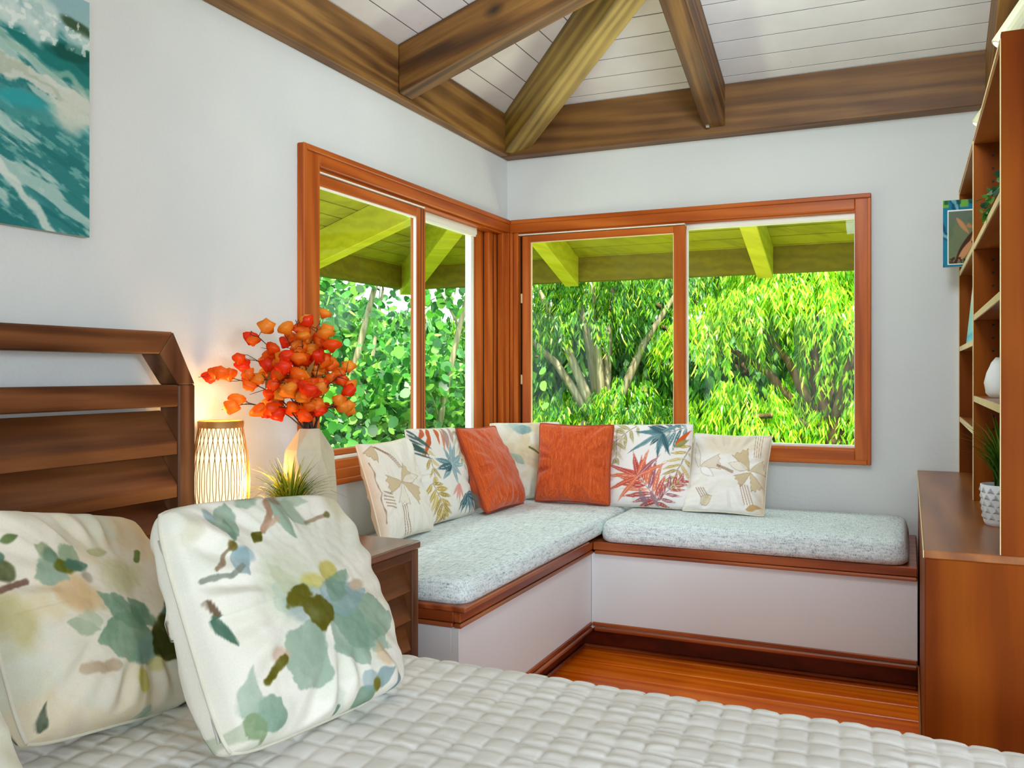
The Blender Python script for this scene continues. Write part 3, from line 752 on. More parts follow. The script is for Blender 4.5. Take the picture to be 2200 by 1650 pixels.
# eave soffit boards outside (same roof plane carried past the walls)
GRV = plain('soffit_groove_shadow', (84, 76, 6), 0.9)  # dark backing paints the shadow lines of the soffit joints
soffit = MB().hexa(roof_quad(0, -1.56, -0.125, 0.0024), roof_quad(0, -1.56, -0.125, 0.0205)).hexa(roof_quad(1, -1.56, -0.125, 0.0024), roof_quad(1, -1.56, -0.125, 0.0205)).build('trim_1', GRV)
soffit['kind'] = 'structure'
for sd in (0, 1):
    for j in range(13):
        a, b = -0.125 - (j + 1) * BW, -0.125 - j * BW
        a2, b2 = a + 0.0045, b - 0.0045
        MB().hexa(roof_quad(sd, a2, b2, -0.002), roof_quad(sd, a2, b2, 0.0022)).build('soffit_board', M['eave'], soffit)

# wall plates (beams on top of the walls)
def thing(o, label, cat, group=None): return tag(o, label, cat, group)
o = MB().prism([(0.001, -5.99, 2.239), (0.045, -5.99, 2.239), (0.045, -5.99, 2.447), (0.001, -5.99, 2.432)], [(0.001, -0.095, 2.239), (0.045, -0.095, 2.239), (0.045, -0.095, 2.447), (0.001, -0.095, 2.432)]).build('wall_plate', M['beam_y'], bevel=0.003)
thing(o, 'long brown timber plate along the top of the left wall', 'beam')
o = MB().prism([(0.001, -0.001, 2.239), (0.001, -0.09, 2.239), (0.001, -0.09, 2.462), (0.001, -0.001, 2.432)], [(2.29, -0.001, 2.239), (2.29, -0.09, 2.239), (2.29, -0.09, 2.462), (2.29, -0.001, 2.432)]).build('wall_plate', M['beam_b'], bevel=0.003)
thing(o, 'dark brown timber plate along the top of the window wall at the back', 'beam')

def rafter(name, mat, axis, c, hw, da, db, zb=2.238, label=None, cut=0.0):
    """sloped rafter. axis 'x': runs along +x at y=c; 'y': runs along -y at x=c; 'h': hip diagonal"""
    def sec(d, tall_top, bot):
        if axis == 'x': return [(d, c - hw, bot), (d, c + hw, bot), (d, c + hw, tall_top), (d, c - hw, tall_top)]
        if axis == 'y': return [(c + hw, -d, bot), (c - hw, -d, bot), (c - hw, -d, tall_top), (c + hw, -d, tall_top)]
        q = hw / math.sqrt(2)
        return [(d - q, -d - q, bot), (d + q, -d + q, bot), (d + q, -d + q, tall_top), (d - q, -d - q, tall_top)]
    m = MB()
    m.hexa(sec(da, ceil_z(da) - 0.003, zb + SL * da), sec(db, ceil_z(db) - 0.003, zb + SL * db))
    o = m.build(name, mat, bevel=0.004)
    if label: thing(o, label, 'beam')
    return o
rafter('rafter', M['beam_x'], 'x', -1.095, 0.05, 0.046, 1.02, label='brown sloping rafter rising from the left wall plate, first from the corner')
rafter('hip_rafter', M['beam_h'], 'h', 0, 0.058, 0.075, 2.9, zb=2.226, label='knotty olive brown hip rafter rising diagonally out of the room corner')
o = rafter('rafter', M['beam_yr'], 'y', 1.077, 0.048, 0.091, 1.005, label='sloping rafter rising from the back wall plate above the window mullion')
MB().tube([(1.045, -0.118, 2.272), (1.06, -0.118, 2.272)], [0.009, 0.009], 8).build('bolt_head', M['metal'], o)
rafter('rafter', M['beam_yr'], 'y', 2.232, 0.062, 0.091, 1.9, zb=2.20, label='sloping rafter at the right edge above the bookcase')

# eaves outside: rafter tails and fascia beams
def tail(axis, c, hw, label, da=0.13, db=1.47, hip=False):
    o = rafter('eave_rafter', M['eave_r'], axis, c, hw, -db, -da, zb=2.238 if not hip else 2.226)
    tag(o, label, 'beam')
tail('x', -1.095, 0.05, 'olive eave rafter outside the left window at the far left')
tail('x', 0.19, 0.05, 'olive eave rafter seen in the large left pane', da=0.22)
tail('y', 1.077, 0.048, 'olive eave rafter seen in the right pane of the back window')
tail('y', -0.19, 0.048, 'olive eave rafter seen in the left pane of the back window', da=0.22)
tail('h', 0, 0.06, 'diagonal olive hip rafter outside the window corner', hip=True)
o = MB().prism([(-1.47, -5, 1.765), (-1.56, -5, 1.765), (-1.56, -5, 1.90), (-1.47, -5, 1.93)], [(-1.47, 1.47, 1.765), (-1.56, 1.56, 1.765), (-1.56, 1.56, 1.90), (-1.47, 1.47, 1.93)]).build('fascia_beam', M['eave_d'])
tag(o, 'olive fascia beam along the eave outside the left window', 'beam')
o = MB().prism([(-1.47, 1.47, 1.765), (-1.56, 1.56, 1.765), (-1.56, 1.56, 1.90), (-1.47, 1.47, 1.93)], [(5, 1.47, 1.765), (5, 1.56, 1.765), (5, 1.56, 1.90), (5, 1.47, 1.93)]).build('fascia_beam', M['eave_d'])
tag(o, 'olive fascia beam along the eave outside the back window', 'beam')

# ---- window_1 : left wall
w1 = empty('window_1', (0, -0.87, 0.75), kind='structure')
TX, TY, TZ = M['trim_x'], M['trim_y'], M['trim_z']
bx('casing', TZ, w1, 0, 0.020, -1.722, -1.619, 0.749, 1.928)
bx('casing_bead', TZ, w1, 0.018, 0.030, -1.722, -1.703, 0.749, 1.928)
bx('casing', TY, w1, 0, 0.021, -1.619, -0.001, 1.866, 1.928)
bx('casing_bead', TY, w1, 0.018, 0.030, -1.703, -0.030, 1.908, 1.928)
bx('casing', TY, w1, 0, 0.021, -1.619, -0.001, 0.749, 0.805)
bx('casing_bead', TY, w1, 0.018, 0.030, -1.703, -0.03, 0.749, 0.770)
bx('sill', TY, w1, -0.11, 0.012, -1.66, -0.03, 0.802, 0.836)
bx('sill_track', M['white'], w1, -0.06, 0.002, -1.66, -0.03, 0.836, 0.850)
bx('jamb', TZ, w1, -0.115, 0.0, -1.665, -1.645, 0.80, 1.87)
bx('head_jamb', TY, w1, -0.115, 0.0, -1.66, -0.03, 1.856, 1.872)
bx('head_track', M['white'], w1, -0.045, 0.004, -1.645, -0.86, 1.850, 1.856, bevel=0.001)
sash = empty('sliding_sash', (-0.02, -1.2, 0.85)); sash.parent = w1; sash.location = (-0.02, -0.33, 0.10)
bx('sash_stile', TZ, sash, -0.036, -0.004, -1.648, -1.617, 0.851, 1.848)
bx('sash_rail', TY, sash, -0.036, -0.004, -1.617, -0.905, 1.806, 1.848)
bx('sash_rail', TY, sash, -0.036, -0.004, -1.617, -0.905, 0.851, 0.872)
bx('sash_stile', TZ, sash, -0.036, -0.003, -0.915, -0.842, 0.851, 1.848)
bx('groove_shade_strip', M['dark'], sash, -0.004, -0.0025, -0.884, -0.880, 0.852, 1.846, bevel=0)  # dark strip on the stile face, painting in the shade of a groove
bx('groove_shade_strip', M['dark'], sash, -0.004, -0.0025, -0.862, -0.858, 0.852, 1.846, bevel=0)
bx('glazing_bead', M['white'], sash, -0.018, -0.006, -1.617, -0.915, 1.800, 1.807, bevel=0.001)
bx('glazing_bead', M['white'], sash, -0.018, -0.006, -0.921, -0.914, 0.872, 1.806, bevel=0.001)
bx('glass_pane', M['glass'], sash, -0.022, -0.018, -1.617, -0.915, 0.872, 1.806, bevel=0)
bx('glass_pane', M['glass'], w1, -0.074, -0.070, -0.90, -0.29, 0.850, 1.835, bevel=0)
bx('glazing_strip', M['white'], w1, -0.10, -0.045, -0.84, -0.262, 1.826, 1.856, bevel=0.001)
bx('glazing_strip', M['white'], w1, -0.075, -0.050, -0.84, -0.262, 1.816, 1.828, bevel=0.001)
bx('glazing_strip', M['white'], w1, -0.095, -0.062, -0.292, -0.262, 0.850, 1.826, bevel=0.002)
bx('fixed_stile', TZ, w1, -0.10, -0.060, -0.262, -0.150, 0.836, 1.856)
bx('fixed_stile', TZ, w1, -0.10, -0.030, -0.160, -0.060, 0.836, 1.856)
bx('groove_shade_strip', M['dark'], w1, -0.0585, -0.0565, -0.164, -0.160, 0.837, 1.855, bevel=0)  # dark strips paint groove shade between the fixed stiles
bx('groove_shade_strip', M['dark'], w1, -0.0285, -0.0265, -0.068, -0.062, 0.837, 1.855, bevel=0)
bx('groove_shade_strip', M['dark'], w1, -0.0295, -0.0275, -0.112, -0.108, 0.837, 1.855, bevel=0)
bx('corner_post', TZ, w1, -0.11, 0.002, -0.062, -0.028, 0.805, 1.866)
bx('corner_casing', TZ, w1, 0.0, 0.020, -0.030, -0.001, 0.805, 1.866)

# ---- window_2 : back wall
w2 = empty('window_2', (0.87, 0, 0.75), kind='structure')
bx('casing', TX, w2, 0.021, 1.671, -0.021, 0, 1.864, 1.928)
bx('casing_bead', TX, w2, 0.030, 1.737, -0.030, -0.018, 1.908, 1.928)
bx('casing', TZ, w2, 1.671, 1.737, -0.020, 0, 0.749, 1.928)
bx('casing_bead', TZ, w2, 1.722, 1.737, -0.030, -0.018, 0.749, 1.908)
bx('casing', TX, w2, 0.021, 1.671, -0.020, 0, 0.749, 0.812)
bx('casing_bead', TX, w2, 0.03, 1.722, -0.030, -0.018, 0.749, 0.770)
bx('corner_casing', TZ, w2, 0.021, 0.036, -0.020, 0, 0.812, 1.864)
bx('jamb', TZ, w2, 0.036, 0.062, -0.008, 0.115, 0.80, 1.87)
bx('jamb_gap_shade', M['dark'], w2, 0.061, 0.082, 0.030, 0.10, 0.812, 1.856, bevel=0)  # dark filler box painting in the shade of the open gap
bx('jamb', TZ, w2, 1.672, 1.70, -0.001, 0.115, 0.80, 1.87)
bx('head_jamb', TX, w2, 0.05, 1.69, 0.0, 0.115, 1.856, 1.872)
bx('head_track', M['white'], w2, 0.062, 0.92, -0.003, 0.04, 1.851, 1.857, bevel=0.001)
bx('sill', TX, w2, 0.05, 1.69, 0.0, 0.11, 0.80, 0.818)
bx('sill_track', M['white'], w2, 0.92, 1.672, 0.03, 0.075, 0.818, 0.828, bevel=0.001)
sash = empty('sliding_sash'); sash.parent = w2; sash.location = (-0.37, 0.02, 0.07)
bx('sash_stile', TZ, sash, 0.080, 0.127, 0.004, 0.034, 0.818, 1.848)
bx('sash_stile', TZ, sash, 0.866, 0.920, 0.002, 0.034, 0.818, 1.848)
bx('sash_rail', TX, sash, 0.127, 0.866, 0.004, 0.034, 1.815, 1.848)
bx('sash_rail', TX, sash, 0.127, 0.866, 0.004, 0.034, 0.818, 0.858)
bx('glazing_bead', M['edge'], sash, 0.127, 0.866, 0.008, 0.020, 1.811, 1.816, bevel=0.001)
bx('glazing_bead', M['edge'], sash, 0.861, 0.867, 0.008, 0.020, 0.858, 1.815, bevel=0.001)
bx('glazing_bead', M['edge'], sash, 0.126, 0.131, 0.008, 0.020, 0.858, 1.815, bevel=0.001)
bx('glass_pane', M['glass'], sash, 0.127, 0.866, 0.018, 0.022, 0.858, 1.815, bevel=0)
for z in (1.505, 1.09):
    bx('sash_latch', M['edge'], sash, 0.070, 0.082, 0.004, 0.016, z, z + 0.05, bevel=0.004)
bx('glass_pane', M['glass'], w2, 0.90, 1.672, 0.058, 0.062, 0.826, 1.846, bevel=0)
bx('glazing_strip', M['white'], w2, 0.921, 1.672, 0.03, 0.075, 1.832, 1.856, bevel=0.001)
bx('glazing_strip', M['white'], w2, 1.666, 1.673, 0.03, 0.060, 0.826, 1.836, bevel=0.001)
bx('glazing_strip', M['white'], w2, 0.918, 0.925, 0.034, 0.060, 0.826, 1.836, bevel=0.001)

# ================================================================== FURNITURE
BX, BY, PN = M['bench_x'], M['bench_y'], M['panel']
bench = empty('window_bench', (0, 0, 0), 'built-in L-shaped corner bench with white panels and red wood trim under the windows', 'bench')
bx('seat_board', BY, bench, 0.004, 0.700, -1.876, -0.004, 0.438, 0.458)
bx('seat_board', BX, bench, 0.700, 1.915, -0.700, -0.004, 0.438, 0.458)
bx('nosing_board', BY, bench, 0.560, 0.724, -1.892, -0.800, 0.458, 0.474)
bx('nosing_board', BX, bench, 0.004, 0.560, -1.892, -1.80, 0.458, 0.474)
bx('apron', BY, bench, 0.680, 0.703, -1.880, -0.703, 0.424, 0.457)
bx('apron_bead', BY, bench, 0.680, 0.709, -1.886, -0.709, 0.409, 0.4225, bevel=0.005)
bx('apron', BX, bench, 0.703, 1.915, -0.703, -0.680, 0.424, 0.457)
bx('apron_bead', BX, bench, 0.709, 1.915, -0.709, -0.680, 0.409, 0.4225, bevel=0.005)
bx('apron', BX, bench, 0.004, 0.680, -1.880, -1.862, 0.424, 0.457)
bx('apron_bead', BX, bench, 0.004, 0.680, -1.886, -1.862, 0.409, 0.4225, bevel=0.005)
bx('front_panel', PN, bench, 0.668, 0.694, -1.872, -0.694, 0.10, 0.412, bevel=0.001)
bx('front_panel', PN, bench, 0.694, 1.915, -0.694, -0.668, 0.10, 0.412, bevel=0.001)
bx('end_panel', PN, bench, 0.004, 0.668, -1.872, -1.850, 0.0, 0.412, bevel=0.001)
bx('base_trim', BY, bench, 0.664, 0.700, -1.876, -0.700, 0.111, 0.1275)
bx('base_trim', BY, bench, 0.664, 0.706, -1.880, -0.706, 0.092, 0.109, bevel=0.005)
bx('base_trim', BX, bench, 0.700, 1.915, -0.700, -0.664, 0.111, 0.1275)
bx('base_trim', BX, bench, 0.706, 1.915, -0.706, -0.664, 0.092, 0.109, bevel=0.005)
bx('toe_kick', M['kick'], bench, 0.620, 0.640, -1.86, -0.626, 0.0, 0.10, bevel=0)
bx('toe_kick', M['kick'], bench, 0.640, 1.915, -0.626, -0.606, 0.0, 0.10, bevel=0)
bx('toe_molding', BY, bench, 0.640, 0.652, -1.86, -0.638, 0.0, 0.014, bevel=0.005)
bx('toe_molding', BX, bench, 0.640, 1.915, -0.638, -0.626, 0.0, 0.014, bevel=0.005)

def pad(name, label, x0, x1, y0, y1, z0, z1, r, seed, corner=0.06, crown=0.008, group=None):
    """upholstered seat pad: rounded box grid"""
    nx, ny = max(8, int((x1 - x0) / 0.03)), max(8, int((y1 - y0) / 0.03))
    a = np.linspace(0, 1, nx + 13); 
    def axis(lo, hi, n):
        e = np.array([0, 0.004, 0.010, 0.018, 0.028, 0.040])
        return np.concatenate([lo + e, np.linspace(lo + 0.055, hi - 0.055, n), (hi - e)[::-1]])
    gx, gy = axis(x0, x1, nx), axis(y0, y1, ny)
    X, Y = np.meshgrid(gx, gy, indexing='ij')
    cx, cy = np.clip(X, x0 + corner, x1 - corner), np.clip(Y, y0 + corner, y1 - corner)
    dx, dy = X - cx, Y - cy; ex, ey = np.abs(dx) / corner, np.abs(dy) / corner
    q = np.hypot(ex, ey); mx = np.maximum(ex, ey)
    s = np.where(q > 1e-6, mx / np.maximum(q, 1e-6), 1.0)      # square corner -> round corner
    X2, Y2 = cx + dx * s, cy + dy * s
    edge = np.minimum.reduce([(1 - np.minimum(mx, 1)) * corner, np.full_like(X, corner)])
    t = np.clip(edge / r, 0, 1); top = z1 - r * (1 - np.sqrt(np.clip(1 - (1 - t) ** 2, 0, 1)))
    n = fbm(X * 5 + seed, Y * 5, seed); top = top + (n - 0.5) * 0.010 * np.clip(edge / 0.05, 0, 1) + crown * np.clip(edge / corner, 0, 1)
    pts = np.stack([X2, Y2, top], -1)
    m = MB(); m.grid(pts)
    N, K = pts.shape[:2]
    # side skirt with a slight bulge
    ring = [(i, 0) for i in range(N)] + [(N - 1, j) for j in range(1, K)] + [(i, K - 1) for i in range(N - 2, -1, -1)] + [(0, j) for j in range(K - 2, 0, -1)]
    c = np.array([(x0 + x1) / 2, (y0 + y1) / 2])
    rows = []
    for zz, bul in ((None, 0), (0.66, 0.005), (0.4, 0.007), (0.15, 0.004), (0.0, -0.006)):
        row = []
        for (i, j) in ring:
            p = pts[i, j].copy()
            if zz is not None:
                p[2] = z0 + (p[2] - z0) * zz
                nrm = np.array([X2[i, j] - cx[i, j], Y2[i, j] - cy[i, j]]); L = np.hypot(*nrm) + 1e-9
                wob = 0.006 * (fbm(np.array([p[0] * 4]), np.array([p[1] * 4]), seed + 4)[0] - 0.5)
                p[:2] += nrm / L * (bul + wob * (zz > 0))
            row.append(p)
        rows.append(row + [row[0]])
    m.grid(np.array(rows))
    o = m.build(name, M['tweed'], smooth=True)
    return tag(o, label, 'seat cushion', group)
pad('seat_pad', 'long grey tweed bench cushion running beside the left window into the corner', 0.020, 0.716, -1.872, -0.020, 0.474, 0.538, 0.022, 1)
o = pad('seat_pad', 'shorter grey tweed bench cushion under the back window, ending at the wooden cabinet', 0.734, 1.880, -0.705, -0.035, 0.460, 0.540, 0.026, 2)

PR = M['print']
GI = plain('cream_piping', (226, 214, 190), 0.85)
cushion('throw_pillow', 'cream pillow with tan ginkgo leaf pattern nearest the nightstand', (0.233, -1.374, 0.548, 0.028, 0.303, 0.003, 0.381, 0.372), 0.055, paint_ginkgo_a, PR, 130, None, GI, 0.003, 1, 0.07, wr=0.006)
cushion('throw_pillow', 'tropical leaf pillow with teal fronds leaning at the left window', (0.181, -0.963, 0.548, -0.002, 0.262, -0.039, 0.42, 0.388), 0.052, paint_tropical_b, PR, 130, None, GI, 0.0025, 2, 0.03, wr=0.006)
cushion('throw_pillow', 'burnt orange pillow at the left window beside the teal leaf pillow', (0.263, -0.594, 0.548, 0.013, 0.403, -0.032, 0.40, 0.392), 0.068, None, M['orange'], 80, None, M['orange_pipe'], 0.005, 3, 0.06, wr=0.010)
cushion('throw_pillow', 'pale sage floral pillow tucked in the corner between two orange pillows', (0.245, -0.265, 0.548, -0.785, 0.22, 0, 0.37, 0.372), 0.040, paint_sage_corner, PR, 100, None, GI, 0.003, 4, 0.04, wr=0.008)
cushion('throw_pillow', 'burnt orange pillow under the back window, next to the corner', (0.474, -0.333, 0.548, -1.543, 0.186, -0.002, 0.368, 0.372), 0.068, None, M['orange'], 80, None, M['orange_pipe'], 0.005, 5, 0.07, wr=0.010)
cushion('throw_pillow', 'tropical leaf pillow with red and teal fronds below the back window mullion', (0.808, -0.313, 0.548, -1.72, 0.296, 0.042, 0.418, 0.385), 0.052, paint_tropical_a, PR, 130, None, GI, 0.0025, 6, 0.03, wr=0.005)
cushion('throw_pillow', 'cream ginkgo leaf pillow at the right end of the row under the back window', (1.164, -0.363, 0.549, -1.577, 0.60, -0.007, 0.350, 0.398), 0.050, paint_ginkgo_b, PR, 130, None, GI, 0.003, 7, 0.06, wr=0.009)

# ---- headboard
WY, WZ = M['walnut_y'], M['walnut_z']
hb = empty('headboard', (0.07, -3.25, 0), 'dark walnut louvred headboard with an open top rail', 'headboard')
X0, X1 = 0.040, 0.110
YR, YL = -2.304, -4.20
for sgn, yo in ((1, YR), (-1, YL)):
    MB().box(X0, X1, yo, yo - sgn * 0.060, 0, 1.118).build('post', WZ, hb, bevel=0.004)
    a = [(X0, yo, 1.118), (X0, yo - sgn * 0.060, 1.118), (X0, yo - sgn * 0.124, 1.199), (X0, yo - sgn * 0.079, 1.258)]
    b = [(X1, p[1], p[2]) for p in a]
    MB().prism(a, b).build('post_slope', WZ, hb, bevel=0.003)
MB().prism([(X0, YR - 0.079, 1.258), (X0, YR - 0.124, 1.199), (X0, YL + 0.124, 1.199), (X0, YL + 0.079, 1.258)],
           [(X1, YR - 0.079, 1.258), (X1, YR - 0.124, 1.199), (X1, YL + 0.124, 1.199), (X1, YL + 0.079, 1.258)]).build('top_rail', WY, hb, bevel=0.004)
bx('rail', WY, hb, X0, X1, YL + 0.06, YR - 0.060, 1.060, 1.118, bevel=0.004)
for j in range(6):
    zf = 0.948 - 0.1145 * j
    h0, h1 = zf - 0.018, zf + 0.018
    rise = 0.085
    MB().prism([(X1 - 0.004, YR - 0.0605, h0), (X1 - 0.004, YR - 0.0605, h1), (X0 + 0.004, YR - 0.0605, h1 + rise), (X0 + 0.004, YR - 0.0605, h0 + rise + 0.01)],
               [(X1 - 0.004, YL + 0.0605, h0), (X1 - 0.004, YL + 0.0605, h1), (X0 + 0.004, YL + 0.0605, h1 + rise), (X0 + 0.004, YL + 0.0605, h0 + rise + 0.01)]).build('louvre_slat', WY, hb, bevel=0.003)

# ---- bed under the quilt
bed = empty('bed', (1.1, -3.25, 0), 'walnut bed frame with mattress, covered by a white quilt', 'bed')
bx('side_rail', M['walnut_y'], bed, 0.115, 2.16, -2.36, -2.335, 0.16, 0.30)
bx('side_rail', M['walnut_y'], bed, 0.115, 2.16, -4.165, -4.14, 0.16, 0.30)
bx('foot_rail', M['walnut_y'], bed, 2.16, 2.185, -4.165, -2.335, 0.16, 0.30)
for lx in (0.16, 2.10):
    for ly in (-2.40, -4.14): bx('leg', M['walnut_z'], bed, lx, lx + 0.05, ly, ly + 0.05, 0, 0.16)
MB().box(0.125, 2.15, -4.13, -2.375, 0.20, 0.455).build('mattress', M['white'], bed, bevel=0.06, segs=3)

# ---- quilt: puffed squares as relief, draped over the far side and the foot
def make_quilt():
    step = 0.0058
    a = np.arange(0.120, 2.52, step); b = np.arange(0.0, 2.16, step)
    A, Bb = np.meshgrid(a, b, indexing='ij')
    def fold(t, flat, r):
        q = np.pi / 2 * r
        o = np.where(t < flat, t, np.where(t < flat + q, flat + r * np.sin(np.clip((t - flat) / r, 0, np.pi / 2)), flat + r))
        d = np.where(t < flat, 0, np.where(t < flat + q, r * (1 - np.cos(np.clip((t - flat) / r, 0, np.pi / 2))), r + (t - flat - q)))
        return o, d
    X, dX = fold(A, 2.12, 0.055)
    Yt, dY = fold(Bb, 1.755, 0.05)          # b grows towards the window side
    Y = -4.12 + Yt
    Z = 0.478 - np.maximum(dX, dY) - 0.012 * sstep(1.75, 2.15, A) * (Bb > 1.5)
    pa = A + 0.075 * (Y + 2.31); pb = Bb + 0.008 * np.sin(A * 5)
    sx, sy = np.abs(np.sin(np.pi * (pa - 1.436) / 0.0548)), np.abs(np.sin(np.pi * (pb - 1.70) / 0.0548))
    puff = (np.clip(sx, 0, 1) ** 0.26) * (np.clip(sy, 0, 1) ** 0.26)
    w = fbm(A * 16, Bb * 16, 5); w2 = fbm(A * 4.5, Bb * 6, 8)
    hgt = 0.0060 * puff * (0.7 + 0.6 * w) + 0.008 * (w2 - 0.5) - 0.0022 * (1 - sstep(0.0, 0.24, np.minimum(sx, sy)))
    crease = 0.0016 * np.sin((pb - 1.7) / 0.0548 * 2 * np.pi * 1.5 + 5 * w) * puff * sstep(0.5, 0.6, fbm(A * 9 + 4, Bb * 9, 12))
    hgt = hgt + crease
    P = np.stack([X, Y, Z], -1)
    du = np.gradient(P, axis=0); dv = np.gradient(P, axis=1); nrm = np.cross(du, dv)
    nrm /= np.linalg.norm(nrm, axis=-1, keepdims=True) + 1e-9
    P = P + nrm * hgt[..., None]
    n, m_ = P.shape[:2]; idx = np.arange(n * m_).reshape(n, m_)
    q = np.stack([idx[:-1, :-1], idx[1:, :-1], idx[1:, 1:], idx[:-1, 1:]], -1).reshape(-1, 4)
    o = tri_mesh('quilt', P.reshape(-1, 3), q, M['quilt'], smooth=True)
    tag(o, 'white quilted bedspread stitched in small squares, lying over the bed', 'quilt')
make_quilt()

FP = plain('floral_piping', (214, 208, 190), 0.85)
r_ = cushion('floral_pillow', 'large sage green floral pillow leaning in front, with zipped side seam', (0.883, -2.783, 0.494, 0.016, 0.474, -0.092, 0.512, 0.446), 0.100, paint_floral_front, PR, 250, None, FP, 0.004, 11, 0.0, wr=0.010, power=0.27, rc=0.06, shift=(0.17, 0.05))
# zip along the left seam
zp = []
for tt in np.linspace(-0.86, 0.80, 24):
    zp.append((-0.2525 * (1 - 0.015 * (1 - tt * tt)) - 0.001, 0.218 + 0.218 * tt * 0.985, -0.007))
MB().tube(zp, 0.0026, 6).build('zipper', plain('grey_zip', (176, 174, 164), 0.5), r_, smooth=True, local=True)
cushion('floral_pillow', 'floral pillow with dark olive flower, tilted behind the front floral pillow', (0.565, -2.964, 0.500, 0.239, 0.514, -0.22, 0.458, 0.430), 0.090, paint_floral_back, PR, 220, None, FP, 0.004, 12, 0.02, wr=0.009, power=0.32, rc=0.05, shift=(0.22, 0.10))
cushion('floral_pillow', 'floral pillow with green leaves at the lower left edge of the bed', (0.85, -3.555, 0.500, 0.0, 0.52, 0.0, 0.44, 0.42), 0.075, paint_floral_side, PR, 120, None, FP, 0.004, 13, 0.04, wr=0.008)
cushion('quilted_sham', 'white quilted pillow sham standing against the headboard', (0.345, -3.34, 0.495, 0.02, 0.40, 0.02, 0.66, 0.40), 0.07, None, M['quilt'], 90, None, GI, 0.003, 14, 0.03, wr=0.006)

# ---- nightstand
ns = empty('nightstand', (0.33, -2.11, 0), 'walnut nightstand with louvred front between the headboard and the bench', 'nightstand')
NX0, NX1, NY0, NY1 = 0.055, 0.606, -2.292, -1.952
bx('top', M['walnut_top'], ns, NX0, NX1 + 0.006, NY0, NY1 + 0.003, 0.648, 0.671, bevel=0.004)
bx('side_panel', M['walnut_z'], ns, NX0, NX1 - 0.045, NY1 - 0.020, NY1 - 0.004, 0.08, 0.648)
bx('side_panel', M['walnut_z'], ns, NX0, NX1 - 0.045, NY0 + 0.004, NY0 + 0.020, 0.08, 0.648)
bx('back_panel', M['walnut_z'], ns, NX0, NX0 + 0.012, NY0 + 0.02, NY1 - 0.02, 0.08, 0.648)
for yy in (NY0, NY1 - 0.034):
    for xx in (NX0, NX1 - 0.045): bx('leg', M['walnut_z'], ns, xx, xx + 0.045, yy, yy + 0.034, 0, 0.648)
bx('front_rail', M['walnut_y'], ns, NX1 - 0.03, NX1, NY0 + 0.034, NY1 - 0.034, 0.618, 0.648)
bx('inner_board', M['dark'], ns, NX1 - 0.062, NX1 - 0.055, NY0 + 0.034, NY1 - 0.034, 0.08, 0.63, bevel=0)
for j in range(6):
    zt = 0.612 - 0.083 * j
    MB().prism([(NX1 - 0.046, NY0 + 0.035, zt), (NX1 - 0.030, NY0 + 0.035, zt + 0.004), (NX1 - 0.003, NY0 + 0.035, zt - 0.080), (NX1 - 0.022, NY0 + 0.035, zt - 0.084)],
               [(NX1 - 0.046, NY1 - 0.035, zt), (NX1 - 0.030, NY1 - 0.035, zt + 0.004), (NX1 - 0.003, NY1 - 0.035, zt - 0.080), (NX1 - 0.022, NY1 - 0.035, zt - 0.084)]).build('louvre_slat', M['walnut_y'], ns, bevel=0.002)

# ---- bamboo lamp
LC = (0.100, -2.196)
lamp = empty('bamboo_lamp', (LC[0], LC[1], 0.671), 'glowing bamboo lattice table lamp on the nightstand beside the headboard', 'lamp')
def paper():
    k = NT('lit_lamp_paper'); k.b.inputs['Base Color'].default_value = lin((250, 236, 200)); k.b.inputs['Roughness'].default_value = 0.8
    k.b.inputs['Emission Color'].default_value = (1.0, 0.82, 0.50, 1); k.b.inputs['Emission Strength'].default_value = 1.05
    return k.m
BAM = wood('bamboo', (150, 96, 30), (186, 128, 52), (206, 152, 78), (0, 0, 1), rough=0.5)
prof = [(0.058, 0.690), (0.070, 0.74), (0.0785, 0.80), (0.0795, 0.85), (0.075, 0.91), (0.066, 0.965), (0.060, 0.995)]
pz = np.array([p[1] for p in prof]); pr = np.array([p[0] for p in prof])
MB().lathe([(r - 0.007, z) for r, z in prof], 32, LC, cap=False).build('paper_shade', paper(), lamp, smooth=True)
MB().lathe([(0.063, 0.995), (0.0635, 1.012), (0.060, 1.014), (0.057, 1.012), (0.057, 0.994)], 36, LC, cap=False).build('rim', BAM, lamp, smooth=True)
MB().lathe([(0.060, 0.671), (0.062, 0.672), (0.062, 0.692), (0.056, 0.694)], 36, LC).build('base', BAM, lamp, smooth=True)
m = MB()
for k in range(30):
    for sgn in (1, -1):
        pts = []
        for z in np.linspace(0.690, 1.0, 13):
            r = np.interp(z, pz, pr); a = 2 * math.pi * k / 30 + sgn * 0.50 * math.sin((z - 0.69) / 0.31 * math.pi * 1.0) * 0.55
            pts.append((LC[0] + r * math.cos(a), LC[1] + r * math.sin(a), z))
        m.tube(pts, 0.0014, 4, cap=False)
m.build('bamboo_lattice', BAM, lamp, smooth=True, kind='stuff')
lp = light('lamp_bulb', 'POINT', 1.1, (1.0, 0.62, 0.25), (LC[0], LC[1], 1.03)); lp.data.shadow_soft_size = 0.03
lp2 = light('lamp_glow', 'POINT', 2.6, (1.0, 0.52, 0.18), (LC[0] + 0.105, LC[1] + 0.045, 0.83)); lp2.data.shadow_soft_size = 0.02

